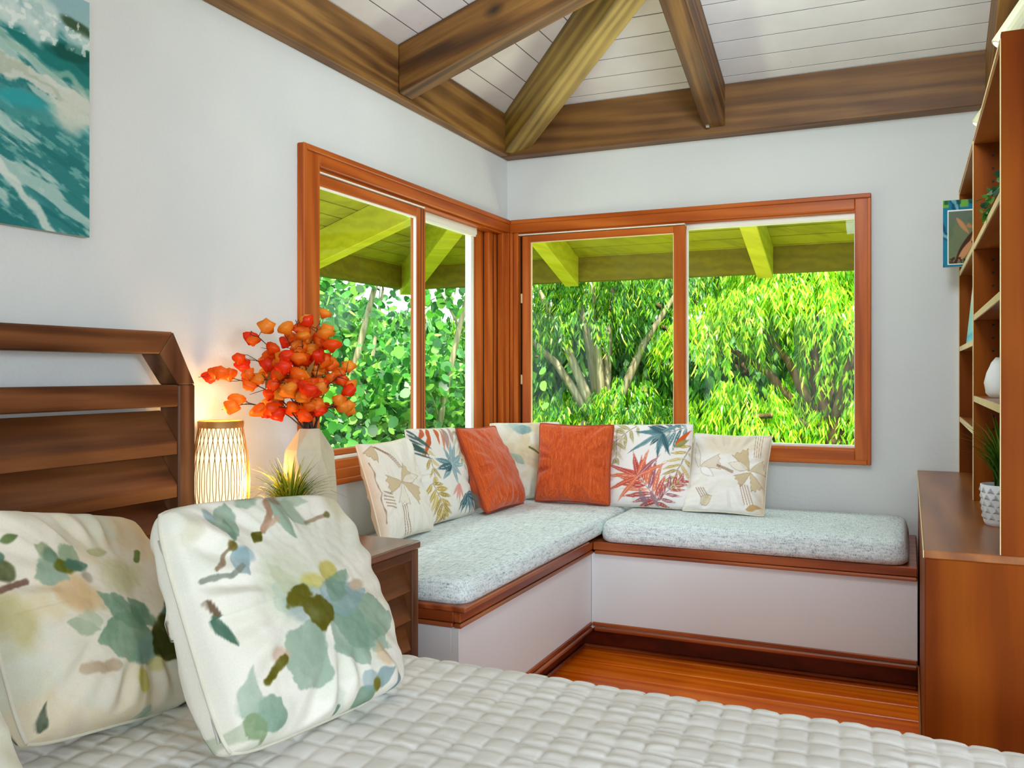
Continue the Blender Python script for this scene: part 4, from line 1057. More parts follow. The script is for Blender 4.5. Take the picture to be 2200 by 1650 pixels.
# ---- faceted vase
VC = (0.287, -2.035)
vase = empty('faceted_vase', (VC[0], VC[1], 0.671), 'pale grey faceted ceramic vase on the nightstand', 'vase')
rings = [(0.070, 0.671, 0.0), (0.094, 0.765, 0.5), (0.070, 0.922, 0.0), (0.032, 0.988, 0.5)]
m = MB(); NF = 6; vs = []; fs = []
ROT = 0.62
for r, z, o_ in rings:
    for k in range(NF):
        a = 2 * math.pi * (k + o_) / NF + ROT; vs.append((VC[0] + r * math.cos(a), VC[1] + r * math.sin(a), z))
for i in range(3):
    up = rings[i + 1][2] > rings[i][2]
    for k in range(NF):
        a0, a1 = i * NF + k, i * NF + (k + 1) % NF; b0, b1 = (i + 1) * NF + k, (i + 1) * NF + (k + 1) % NF
        if up: fs += [(a0, a1, b0), (a1, b1, b0)]
        else: fs += [(a0, b1, b0), (a0, a1, b1)]
fs.append(tuple(range(NF - 1, -1, -1)))
m.add(vs, fs)
VM = plain('vase_ceramic', (200, 188, 158), 0.42, var=0.10, scale=18, bump=0.05)
o = m.build('body', VM, vase); md = o.modifiers.new('bevel', 'BEVEL'); md.width = 0.002; md.limit_method = 'ANGLE'
MB().lathe([(0.029, 0.986), (0.026, 0.95), (0.026, 0.90)], 12, VC).build('mouth', M['dark'], o)

# ---- orange lantern branches standing in the vase
def lantern_mesh(name, seed, base):
    rr = np.random.RandomState(seed)
    V, C = [], []; n = 10
    prof = [(0.02, 0.0), (0.62, -0.10), (0.98, -0.34), (1.0, -0.62), (0.78, -0.92), (0.42, -1.18), (0.10, -1.42)]
    for i, (r, z) in enumerate(prof):
        for k in range(n):
            a = 2 * math.pi * k / n
            lob = 1 + 0.16 * math.cos(5 * a / 1.0) * (1 if 0 < i < 6 else 0.3)
            rad = r * lob * rr.uniform(0.93, 1.07)
            zz = z + (0.12 * math.cos(5 * a) if i >= 5 else 0)
            V.append((rad * math.cos(a) * 0.0195, rad * math.sin(a) * 0.0195, zz * 0.0235))
            f = 0.85 + 0.3 * rr.rand() + (0.25 if i < 2 else 0)
            C.append(tuple(np.clip(np.array(lin(base)[:3]) * f * 1.1, 0, 1)))
    F = []
    for i in range(len(prof) - 1):
        for k in range(n): F.append((i * n + k, i * n + (k + 1) % n, (i + 1) * n + (k + 1) % n, (i + 1) * n + k))
    o = tri_mesh(name, V, F, M['petal'], None, np.array(C), smooth=True)
    me = o.data; bpy.data.objects.remove(o); return me
LM = [lantern_mesh('lantern', 1, (250, 84, 10)), lantern_mesh('lantern', 2, (255, 116, 22)), lantern_mesh('lantern', 3, (244, 58, 14)), lantern_mesh('lantern', 4, (255, 146, 40))]
TW = plain('twig_brown', (62, 44, 34), 0.8, var=0.2)
DLF = plain('dried_leaf', (150, 108, 48), 0.8, var=0.2, scale=60)
rb = np.random.RandomState(5)
def cam_ray_point(px, py, yv): return None
BRL = 'orange paper-lantern branch arching from the faceted vase'
VT = Vector((VC[0], VC[1], 0.985))
def branch(end, nl, droop=0.03, first=0.35, r0=0.0026, spread=0.055):
    root = empty('lantern_branch', tuple(VT), BRL, 'flower branch', 'orange lantern branches in the vase')
    e = Vector(end); c = Vector((e.x * 0.30, e.y * 0.30, max(e.z * 0.75, 0.06) + 0.03))
    foot = Vector((rb.uniform(-0.012, 0.012), rb.uniform(-0.012, 0.012), -0.12))
    pts = [foot]
    for k in range(11):
        t = k / 10.0; p = (1 - t) ** 2 * Vector((foot.x, foot.y, -0.02)) + 2 * t * (1 - t) * c + t * t * e
        p.z -= droop * max(0, t - 0.6) ** 2 * 4
        p += Vector(rb.uniform(-0.004, 0.004, 3))
        pts.append(p)
    m = MB(); m.tube(pts, list(np.linspace(r0, 0.0009, len(pts))), 5)
    lan = []
    for q in range(nl):
        t = first + (1 - first) * (q + rb.uniform(0.1, 0.9)) / nl
        f = t * 10; i = min(int(f), 9); p = pts[1 + i].lerp(pts[2 + i], f - i)
        dr = Vector((rb.uniform(-1, 1), rb.uniform(-1, 1), rb.uniform(-0.2, 0.9))).normalized() * rb.uniform(0.3, 1.0) * spread
        a = p + dr
        m.tube([p, p + dr * 0.6 + Vector((0, 0, 0.006)), a], [0.0011, 0.0009, 0.0007], 4, cap=False)
        lan.append(a)
    # bare side twigs at the end
    for q in range(4):
        i = 6 + q
        p = pts[i]; dr = (e - c).normalized() * 0.03 + Vector(rb.uniform(-0.02, 0.02, 3))
        m.tube([p, p + dr * 0.6, p + dr], [0.0011, 0.0009, 0.0005], 4, cap=False)
    m.build('twig', TW, root, smooth=True, local=True)
    for a in lan:
        o = bpy.data.objects.new('lantern', LM[rb.randint(4)]); COL.objects.link(o); o.parent = root
        o.location = a; sc = rb.uniform(0.95, 1.30); o.scale = (sc, sc, sc * rb.uniform(0.85, 1.05))
        o.rotation_euler = (rb.uniform(-0.7, 0.7), rb.uniform(-0.7, 0.7), rb.uniform(0, 6.3))
    if rb.rand() < 0.75:
        p = pts[6]; d = Vector((rb.uniform(-1, 1), rb.uniform(-1, 1), rb.uniform(0.2, 1))).normalized()
        s = d.cross(Vector((0.4, -0.9, 0.1))).normalized() * 0.008
        MB().add([p, p + d * 0.022 + s, p + d * 0.022 - s, p + d * 0.045 + s * 0.7, p + d * 0.045 - s * 0.7, p + d * 0.068],
                 [(0, 2, 1), (1, 2, 4, 3), (3, 4, 5)]).build('dried_leaf', DLF, root, local=True)
    return root
R_ = Vector((0.913, 0.408, 0)); F_ = Vector((-0.408, 0.913, 0))
def off(px, py, dep=0.0):
    """offset from the vase mouth: px to the right / py up in centimetres of the picture plane of a front view, dep towards the wall"""
    return tuple(R_ * px + Vector((0, 0, py)) + F_ * dep)
SPECS = [(0.025, 0.315, 0.02, 9, 0.3, 0.0, 'straight up to the top of the bouquet'), (-0.035, 0.315, -0.04, 9, 0.35, 0.0, 'up at the crown, just left of centre'),
    (-0.085, 0.275, 0.05, 8, 0.4, 0.0, 'up and slightly left near the wall'), (-0.165, 0.275, -0.02, 8, 0.45, 0.0, 'to the upper left of the bouquet'),
    (-0.185, 0.205, 0.03, 8, 0.45, 0.0, 'left at mid height close to the wall'), (-0.155, 0.15, -0.04, 9, 0.4, 0.0, 'left at mid height towards the bed'),
    (-0.310, 0.165, -0.05, 4, 0.72, 0.02, 'farthest left to the headboard post'), (-0.235, 0.075, -0.08, 5, 0.55, 0.03, 'low to the left, drooping over the lamp'),
    (-0.15, 0.06, 0.0, 7, 0.45, 0.03, 'low to the left between lamp and vase'), (0.065, 0.28, -0.03, 5, 0.55, 0.0, 'to the upper right in front of the window frame'),
    (0.125, 0.165, -0.04, 5, 0.55, 0.0, 'right across the window pane'), (0.115, 0.065, 0.0, 8, 0.35, 0.02, 'low to the right over the window sill'),
    (0.05, 0.19, 0.06, 10, 0.3, 0.0, 'right of centre behind the others'), (-0.03, 0.22, -0.08, 11, 0.3, 0.0, 'forward at the middle of the bouquet'),
    (-0.07, 0.14, -0.07, 11, 0.3, 0.0, 'forward and left, low in the bouquet'), (0.01, 0.11, -0.09, 11, 0.3, 0.0, 'forward just above the vase mouth'),
    (0.0, 0.26, 0.03, 9, 0.35, 0.0, 'upright in the heart of the bouquet')]
for (a, b, dpt, nl, fs_, dr, where) in SPECS:
    branch(off(a, b, dpt), nl, dr, fs_)['label'] = 'orange lantern branch reaching ' + where
    
# ---- grass plants
def grass(root, c, z, n, L0, L1, lean, cols, seed, w=0.0035, name='grass_blades'):
    rr = np.random.RandomState(seed); V, T, Cc = [], [], []
    for _ in range(n):
        a = rr.uniform(0, 2 * math.pi); r = rr.uniform(0, 0.022); L = rr.uniform(L0, L1); le = rr.uniform(0.15, 1.0) * lean
        base = np.array([c[0] + r * math.cos(a), c[1] + r * math.sin(a), z]); d = np.array([math.cos(a), math.sin(a), 0]); s = np.array([-math.sin(a), math.cos(a), 0])
        b0 = len(V); K = 5; col = np.array(lin(cols[rr.randint(len(cols))])[:3]) * rr.uniform(0.8, 1.2)
        for k in range(K + 1):
            t = k / K; th = le * t ** 1.3
            p = base + (d * math.sin(th * 1.0) + np.array([0, 0, 1]) * math.cos(th)) * L * t
            ww = w * (1 - t ** 1.6) + 0.0003
            V += [p - s * ww, p + s * ww]; Cc += [col * (0.75 + 0.5 * t)] * 2
        for k in range(K):
            i = b0 + 2 * k; T += [(i, i + 1, i + 3), (i, i + 3, i + 2)]
    V = np.array(V) - np.array(root.location)
    o = tri_mesh(name, V, T, M['leaf'], root, np.clip(np.array(Cc), 0, 1), smooth=True); o['kind'] = 'stuff'
    return o
GC = [(84, 130, 34), (60, 104, 26), (116, 150, 50), (44, 86, 24)]
g1 = empty('potted_grass', (0.338, -2.186, 0.671), 'small tufted grass plant in a white pot in front of the vase', 'plant')
MB().lathe([(0.036, 0.671), (0.042, 0.70), (0.046, 0.745), (0.043, 0.746), (0.040, 0.735)], 20, (0.338, -2.186)).build('pot', plain('white_pot', (226, 224, 218), 0.5), g1, smooth=True)
grass(g1, (0.338, -2.186), 0.735, 300, 0.09, 0.20, 1.15, [(150, 160, 40), (176, 176, 56), (96, 130, 36), (60, 100, 30)], 4, 0.0028)

# ---- painting on the left wall
def sea(u, v):
    # u: 0 left .. 1 right ; v: 0 bottom .. 1 top (sheet coordinates)
    p = Paint(u, v, (70, 142, 142)); H = 0.75
    y = v * H; x = u
    def blob(c, rx, ry, *a, **k): p.blob((c[0], c[1] / H), rx, ry / H, *a, **k)
    wv = fbm(x * 4 + y * 1.5, y * 9 + x * 3, 3); w2 = fbm(x * 10 + y * 6, y * 34 + x * 14, 4, 5); w3 = fbm(x * 22, y * 60 + x * 24, 7, 4)
    p.over(sstep(0.42, 0.62, wv), (44, 122, 122), 0.8); p.over(sstep(0.50, 0.66, w2), (30, 108, 108), 0.6)
    p.over(sstep(0.55, 0.70, w3), (150, 196, 186), 0.55); p.over(sstep(0.56, 0.64, fbm(x * 7 + 2 * y, y * 24 + x * 11, 9)), (196, 214, 204), 0.75)
    xr = (1 - u)
    def band(yc, hw, col, a, sd, rg=0.03):
        n = (fbm(x * 14, y * 14, sd, 5) - 0.5) * rg * 2
        p.over(sstep(-0.004, 0.008, hw - np.abs(y - yc + n)), col, a)
    band(0.02 + 1.03 * (xr - 0.145), 0.020, (214, 220, 210), 0.85, 11)
    band(0.355 + 0.0 * xr, 0.05, (96, 168, 164), 0.5, 33, 0.05)
    band(0.50 + 0.42 * xr, 0.055, (28, 116, 112), 0.92, 14, 0.03); band(0.53 + 0.30 * xr, 0.020, (20, 96, 92), 0.8, 15, 0.02)
    band(0.455 + 0.32 * xr, 0.014, (150, 186, 168), 0.7, 35, 0.03)
    band(0.405 + 0.24 * xr, 0.042, (212, 214, 202), 0.92, 12, 0.05); band(0.40 + 0.22 * xr, 0.012, (168, 178, 156), 0.6, 32, 0.06)
    blob((0.945, 0.385), 0.05, 0.075, (204, 208, 194), 0.9, 0.08, 0.02, 13); blob((0.78, 0.375), 0.07, 0.022, (44, 158, 164), 0.8, 0.05, 0.012, 34)
    p.over(sstep(0.0, 0.02, y - 0.625 - 0.05 * (fbm(x * 9, y * 4, 16) - 0.5)), (146, 182, 186), 1.0)
    blob((0.96, 0.655), 0.055, 0.020, (58, 84, 58), 0.95, 0.03, 0.008, 17, -0.25); blob((0.94, 0.565), 0.065, 0.030, (20, 84, 74), 0.95, 0.04, 0.010, 27, -0.1)
    for k, (cx_, cy_, rx, ry) in enumerate([(0.83, 0.655, 0.045, 0.065), (0.72, 0.68, 0.05, 0.075), (0.75, 0.615, 0.08, 0.03), (0.95, 0.622, 0.06, 0.020), (0.85, 0.60, 0.05, 0.035)]):
        blob((cx_, cy_), rx, ry, (208, 222, 218), 0.85, 0.08, 0.015, 18 + k)
    p.over(sstep(0.55, 0.68, fbm(x * 18, y * 18, 30, 5)) * (y > 0.57) * (y < 0.70), (150, 188, 184), 0.5)
    p.over(sstep(0.60, 0.68, fbm(x * 50, y * 50, 31, 4)) * (y > 0.57) * (y < 0.68), (236, 240, 232), 0.7)
    return p.linear()
pt = empty('ocean_painting', (0.0, -2.98, 1.78), 'unframed turquoise painting of breaking waves on the left wall', 'painting')
PY0, PY1, PZ0, PZ1 = -3.40, -2.574, 1.487, 2.072
gu, gv = np.meshgrid(np.linspace(0, 1, 330), np.linspace(0, 1, 250), indexing='ij')
pts = np.stack([np.full(gu.shape, 0.0232), PY0 + (PY1 - PY0) * gu, PZ0 + (PZ1 - PZ0) * gv], -1)
idx = np.arange(pts.shape[0] * pts.shape[1]).reshape(pts.shape[:2])
q = np.stack([idx[:-1, :-1], idx[1:, :-1], idx[1:, 1:], idx[:-1, 1:]], -1).reshape(-1, 4)
tri_mesh('picture_surface', pts.reshape(-1, 3) - np.array(pt.location), q, M['canvas'], pt, sea(gu.ravel(), gv.ravel()))
bx('canvas_block', plain('canvas_edge', (176, 186, 176), 0.8), pt, 0.002, 0.023, PY0, PY1, PZ0, PZ1, bevel=0)

# ---- cabinet and bookcase on the right
CX, CY = 1.922, -1.872
CZ, CYM, CD = M['cab_z'], M['cab_y'], M['cab_d']
cab = empty('cabinet', (2.1, -0.94, 0), 'low reddish plywood cabinet built against the right wall', 'cabinet')
bx('end_panel', CZ, cab, CX, 2.298, CY, CY + 0.020, 0, 0.716, bevel=0.002)
bx('front_panel', CD, cab, CX, CX + 0.018, CY + 0.020, -0.70, 0.0, 0.716, bevel=0.002)
bx('front_panel', CD, cab, CX, CX + 0.018, -0.70, -0.004, 0.0, 0.716, bevel=0.002)
bx('base_board', CYM, cab, CX - 0.006, CX - 0.0005, CY + 0.02, -0.712, 0.0, 0.115, bevel=0.002)
ctop = bx('top', CYM, cab, CX - 0.002, 2.298, CY - 0.002, -0.004, 0.716, 0.735, bevel=0.002)
bx('top_edge', M['edge'], ctop, CX - 0.004, CX - 0.0018, CY - 0.002, -0.004, 0.717, 0.7345, bevel=0)
bx('bottom_board', CD, cab, CX + 0.018, 2.298, CY + 0.02, -0.004, 0.06, 0.08, bevel=0)

BF = 2.079; ZT = 1.912
bc = empty('bookcase', (2.19, -0.94, 0.735), 'tall reddish plywood bookcase standing on the cabinet', 'bookcase')
for yy, mt in ((CY, CZ), (-0.920, CD), (-0.022, CD)):
    o = MB().box(BF, 2.298, yy, yy + 0.020, 0.735, ZT if yy != CY else ZT + 0.012).build('upright', mt, bc, bevel=0.001)
    bx('upright_edge', M['edge'], o, BF - 0.0022, BF - 0.0002, yy + 0.001, yy + 0.019 if yy != CY else yy + 0.012, 0.736, ZT - 0.003, bevel=0)
bx('top_board', CYM, bc, BF, 2.298, CY + 0.021, -0.003, ZT - 0.020, ZT, bevel=0.001)
bx('top_edge', M['edge'], bc, BF - 0.0022, BF - 0.0002, CY + 0.021, -0.003, ZT - 0.008, ZT - 0.001, bevel=0)
bx('back_panel', CD, bc, 2.290, 2.298, CY + 0.02, -0.003, 0.736, ZT - 0.02, bevel=0)
def shelf(y0, y1, z):
    s_ = bx('shelf', CYM, bc, BF + 0.004, 2.289, y0, y1, z - 0.018, z, bevel=0.001)
    e_ = bx('shelf_edge', M['edge'], s_, BF + 0.0005, BF + 0.0038, y0, y1, z - 0.0185, z + 0.0005, bevel=0)
for z in (1.572, 1.258, 0.966): shelf(-0.899, -0.0235, z)
for z in (1.568, 1.338, 1.075): shelf(CY + 0.0215, -0.921, z)
m = MB()
def hole(x, y, z, sg):
    m.add([(x + 0.004 * math.cos(a), y, z + 0.004 * math.sin(a)) for a in np.linspace(0, 2 * math.pi, 9)[:-1]], [tuple(range(8)) if sg > 0 else tuple(range(7, -1, -1))])
for z in np.arange(0.80, 1.86, 0.042):
    hole(2.135, -0.0224, z, 1); hole(2.25, -0.0224, z, 1); hole(2.135, -0.9205, z, 1); hole(2.25, -0.9205, z, 1)
m.build('pin_holes', M['dark'], bc, kind='stuff')

# two cream spot lamps clipped to the bookcase top
def spot(yc, label):
    root = empty('spot_lamp', (2.12, yc, ZT), label, 'lamp', 'cream spot lamps on the bookcase')
    CR = plain('cream_lamp_metal', (196, 194, 156), 0.45, var=0.02)
    a = Vector((2.094, yc, 1.942)); b = Vector((2.190, yc - 0.012, 2.085)); d = (b - a).normalized()
    sh_ = MB().tube([a, a + d * 0.002, a + d * 0.10, b - d * 0.012, b - d * 0.003, b], [0.027, 0.028, 0.028, 0.027, 0.023, 0.013], 20, cap=True).build('shade', CR, root, smooth=False, bevel=0)
    g = MB(); g.tube([a - d * 0.0015, a - d * 0.0005], [0.023, 0.023], 20)
    k = NT('lit_spot_lens'); k.b.inputs['Emission Color'].default_value = (1, 0.95, 0.82, 1); k.b.inputs['Emission Strength'].default_value = 0.9
    g.build('lens', k.m, sh_)
    MB().tube([b - d * 0.05, Vector((2.235, yc, 2.00)), Vector((2.235, yc, ZT + 0.012))], 0.006, 8).build('arm', CR, root, smooth=True)
    MB().lathe([(0.028, ZT), (0.028, ZT + 0.010), (0.010, ZT + 0.016)], 18, (2.235, yc)).build('base', CR, root)
    return root
spot(-1.71, 'cream spot lamp on the near end of the bookcase top')
spot(-0.95, 'cream spot lamp farther back on the bookcase top')

# ---- small things on the shelves
def surf_pic(u, v):
    p = Paint(u, v, (120, 128, 92))
    p.over(sstep(0.35, 0.6, fbm(u * 3, v * 3, 1)), (96, 116, 84), 0.7); p.over(sstep(0.62, 0.9, v), (110, 120, 110), 0.6)
    p.leaf((0.18, 0.88), (0.50, 0.55), 0.05, (206, 146, 96), 1.0, 0.01); p.leaf((0.42, 0.70), (0.78, 0.80), 0.07, (196, 132, 84), 1.0, 0.01)
    p.blob((0.62, 0.80), 0.16, 0.10, (90, 116, 92), 0.8, 0.06, 0.02, 3); p.blob((0.66, 0.44), 0.18, 0.20, (214, 146, 92), 1.0, 0.03, 0.02, 4)
    p.leaf((0.16, 0.02), (0.62, 0.66), 0.07, (74, 46, 26), 1.0, 0.008); p.leaf((0.20, 0.02), (0.66, 0.52), 0.07, (214, 150, 100), 1.0, 0.01)
    p.leaf((0.40, 0.05), (0.85, 0.40), 0.09, (206, 136, 84), 1.0, 0.01); p.stroke([(0.55, 0.42), (0.62, 0.25), (0.56, 0.1)], 0.012, (40, 26, 20), 0.9)
    p.over(sstep(0.50, 0.6, fbm(u * 16, v * 16, 8)) * (v < 0.12), (70, 40, 24), 0.9)
    return p.linear()
def wave_border(u, v):
    p = Paint(u, v, (24, 128, 160))
    s_ = np.sin((u * 14 + v * 10) + 4 * fbm(u * 4, v * 4, 2)); p.over(sstep(0.2, 0.5, s_), (18, 74, 110), 0.9); p.over(sstep(0.75, 0.9, s_), (120, 190, 196), 0.9)
    p.over(sstep(0.88, 0.90, v) * sstep(0.1, 0.4, np.sin(u * 17 + 1)) , (128, 186, 60), 0.9); p.over((v > 0.93) * sstep(0.3, 0.6, np.sin(u * 26)), (22, 84, 60), 0.8)
    return p.linear()
sp = empty('surf_picture', (2.11, -0.18, 1.575), 'small framed picture with a turquoise wave border on the upper bookcase shelf', 'picture')
bx('backing', M['edge'], sp, 2.012, 2.200, -0.190, -0.170, 1.575, 1.842, bevel=0)
def flat_xz(name, par, x0, x1, z0, z1, yy, fn, n=60):
    g1_, g2_ = np.meshgrid(np.linspace(0, 1, n), np.linspace(0, 1, n), indexing='ij')
    P = np.stack([x0 + (x1 - x0) * g1_, np.full(g1_.shape, yy), z0 + (z1 - z0) * g2_], -1).reshape(-1, 3) - np.array(par.location)
    ix = np.arange(n * n).reshape(n, n); q_ = np.stack([ix[:-1, :-1], ix[1:, :-1], ix[1:, 1:], ix[:-1, 1:]], -1).reshape(-1, 4)
    return tri_mesh(name, P, q_, M['canvas'], par, fn(g1_.ravel(), g2_.ravel()))
flat_xz('frame_print', sp, 2.012, 2.200, 1.575, 1.842, -0.1905, wave_border, 70)
bx('white_mat', M['white'], sp, 2.028, 2.186, -0.1935, -0.1908, 1.583, 1.802, bevel=0)
flat_xz('photo', sp, 2.032, 2.182, 1.587, 1.796, -0.194, surf_pic, 70)

tq = empty('turquoise_canvas', (2.11, -0.48, 1.259), 'small turquoise canvas leaning on the middle shelf of the far bookcase bay', 'picture')
P0, P1_ = (2.092, -0.318), (2.150, -0.70)
m = MB().prism([(2.088, -0.322, 1.2585), (2.100, -0.318, 1.2585), (2.122, -0.318, 1.480), (2.110, -0.322, 1.480)], [(2.088, -0.72, 1.2585), (2.100, -0.716, 1.2585), (2.122, -0.716, 1.480), (2.110, -0.72, 1.480)])
k = NT('turquoise_paint'); co = k.coord(); sep = k.new('ShaderNodeSeparateXYZ'); k.link(co, sep.inputs[0])
mr = k.new('ShaderNodeMapRange'); mr.inputs[1].default_value = 0.0; mr.inputs[2].default_value = 0.22; k.link(sep.outputs['Z'], mr.inputs[0])
k.link(k.ramp(mr.outputs[0], [(0.0, lin((120, 206, 214))), (0.13, lin((64, 178, 200))), (0.18, lin((130, 206, 206))), (0.55, lin((160, 210, 196))), (0.85, lin((214, 222, 200)))]), k.b.inputs['Base Color']); k.b.inputs['Roughness'].default_value = 0.7
m.build('panel', k.m, tq)

sv = empty('white_shell_vase', (2.150, -1.155, 1.0755), 'white ribbed ceramic vase on the lower shelf of the near bookcase bay', 'vase')
MB().lathe([(0.040, 1.0755), (0.052, 1.090), (0.056, 1.12), (0.050, 1.15), (0.038, 1.18), (0.026, 1.196), (0.022, 1.192)], 40, (2.150, -1.155), rfun=lambda w, z: 1 + 0.035 * math.cos(14 * w + (z - 1.07) * 40)).build('body', plain('white_ceramic', (232, 234, 230), 0.45), sv, smooth=True)

gp = empty('potted_grass', (2.124, -1.41, 0.735), 'green grass plant in a white triangle-pattern pot on the cabinet', 'plant')
m = MB(); GX, GY = 2.124, -1.41
m.lathe([(0.046, 0.7355), (0.050, 0.745), (0.056, 0.80), (0.058, 0.845), (0.054, 0.846), (0.050, 0.834)], 28, (GX, GY))
gpot = m.build('pot', plain('white_glazed_pot', (232, 234, 236), 0.4), gp, smooth=True)
m = MB()
for i in range(5):
    z0, z1 = 0.752 + i * 0.018, 0.767 + i * 0.018; r0 = 0.0512 + (z0 - 0.745) * 0.085
    for q in range(14):
        a0 = 2 * math.pi * (q + 0.5 * (i % 2)) / 14; da = 0.19
        def pp(a, z, e): r = np.interp(z, [0.745, 0.80, 0.845], [0.050, 0.056, 0.058]) + e; return (GX + r * math.cos(a), GY + r * math.sin(a), z)
        m.add([pp(a0 - da, z0, 0.0006), pp(a0 + da, z0, 0.0006), pp(a0, z1, 0.0006), pp(a0, z0 + 0.006, 0.0035)], [(0, 1, 3), (1, 2, 3), (2, 0, 3)])
m.build('triangle_relief', plain('grey_glaze', (176, 184, 190), 0.4), gpot, kind='stuff')
grass(gp, (GX, GY), 0.835, 200, 0.10, 0.215, 0.95, GC, 9, 0.0042)

# trailing plant on the upper shelf
tp = empty('trailing_plant', (2.15, -1.50, 1.5685), 'small trailing plant with round green leaves on the upper shelf of the near bookcase bay', 'plant')
MB().lathe([(0.026, 1.569), (0.032, 1.58), (0.036, 1.63), (0.033, 1.63)], 16, (2.15, -1.50)).build('pot', plain('dark_pot', (70, 60, 54), 0.6), tp, smooth=True)

def leaf_cloud(name, P, D, N, L, W, col, mat, parent=None, fold=0.25, droop=0.25, round_=False):
    """4-triangle-pair leaves: P base, D axis, N normal (all (n,3)); L, W, col per leaf"""
    n = len(P)
    D = D / (np.linalg.norm(D, axis=1, keepdims=True) + 1e-9)
    Sd = np.cross(D, N); Sd /= (np.linalg.norm(Sd, axis=1, keepdims=True) + 1e-9)
    U = np.cross(Sd, D)
    dn = np.array([0, 0, -1.0])
    L = L[:, None]; W = W[:, None]
    if round_: prof = [(0, 0), (0.18, 0.42), (0.55, 0.5), (0.86, 0.30), (1.0, 0)]
    else: prof = [(0, 0), (0.3, 0.5), (0.7, 0.34), (1.0, 0)]
    V = []
    for (s, w) in prof:
        c = P + D * L * s + dn * L * droop * s * s
        if w == 0: V.append(c)
        else:
            V.append(c - Sd * W * w - U * W * w * fold); V.append(c + Sd * W * w - U * W * w * fold)
    k = len(V); V = np.stack(V, 1)
    T = [(0, 2, 1)]
    for i in range(len(prof) - 3):
        a = 1 + 2 * i; T += [(a, a + 1, a + 3), (a, a + 3, a + 2)]
    T += [(k - 3, k - 2, k - 1)]
    T = np.array(T)[None] + (np.arange(n) * k)[:, None, None]
    C = np.repeat(col[:, None, :], k, 1)
    off_ = np.array(parent.location) if parent is not None else 0
    o = tri_mesh(name, V.reshape(-1, 3) - off_, T.reshape(-1, 3), mat, parent, C.reshape(-1, 3))
    o['kind'] = 'stuff'
    return o
rt = np.random.RandomState(3)
n = 150
P = np.array([2.150, -1.50, 1.645]) + rt.normal(0, 1, (n, 3)) * np.array([0.026, 0.030, 0.030])
P2 = np.array([[2.098 - 0.008 * (k % 4), -1.475 + 0.012 * (k // 12), 1.635 - 0.010 * (k % 8)] for k in range(34)]) + rt.normal(0, 0.006, (34, 3))
P = np.concatenate([P, P2]); P[:, 2] = np.maximum(P[:, 2], 1.578); P[:, 0] = np.minimum(P[:, 0], 2.27); n = len(P)
Dv = rt.normal(0, 1, (n, 3)) + np.array([-0.6, -0.3, -0.2]); Nv = rt.normal(0, 0.5, (n, 3)) + np.array([-0.4, -0.6, 0.7])
cc = np.array([lin(c)[:3] for c in [(44, 110, 52), (70, 140, 60), (30, 80, 44), (120, 176, 84)]])[rt.randint(0, 4, n)]
leaf_cloud('leaves', P, Dv, Nv, rt.uniform(0.016, 0.026, n), rt.uniform(0.012, 0.018, n), cc, M['leaf'], tp, round_=True)

# ================================================================== OUTSIDE
def ground_mat():
    k = NT('leafy_ground'); co = k.coord(); a = k.noise(co, 3.0, 5, 0.7)
    k.link(k.ramp(a, [(0.3, lin((20, 44, 12))), (0.6, lin((58, 104, 26))), (0.8, lin((96, 140, 40)))]), k.b.inputs['Base Color']); k.b.inputs['Roughness'].default_value = 0.95
    return k.m
g = np.linspace(-30, 30, 61); GXX, GYY = np.meshgrid(g, g, indexing='ij')
dist = np.maximum(np.maximum(-GXX - 2.0, GYY - 2.0), 0)
GZ = np.where((GXX > -1.9) & (GYY < 1.9), -0.45, -1.2) + 0.5 * (fbm(GXX * 0.3, GYY * 0.3, 3) - 0.5) * (dist > 0) + np.clip((GYY - 7) * 0.25, 0, 4)
gm = MB(); gm.grid(np.stack([GXX, GYY, GZ], -1)); o = gm.build('ground', ground_mat(), smooth=True); o['kind'] = 'structure'

BK = wood('pale_bark', (110, 96, 66), (156, 142, 106), (190, 178, 140), (0, 0, 1), rough=0.85)
BKD = wood('dark_bark', (64, 46, 24), (96, 70, 40), (124, 96, 60), (0, 0, 1), rough=0.9)
rng = np.random.RandomState(21)
YG = np.array([lin(c)[:3] for c in [(196, 232, 34), (160, 214, 20), (112, 184, 16), (224, 244, 76), (70, 144, 16), (136, 202, 26)]])
DG = np.array([lin(c)[:3] for c in [(64, 132, 40), (44, 110, 36), (84, 150, 44), (36, 92, 40), (110, 172, 56)]])
RG = np.array([lin(c)[:3] for c in [(70, 146, 48), (46, 112, 38), (112, 182, 62), (32, 86, 34), (150, 208, 84), (84, 150, 78)]])

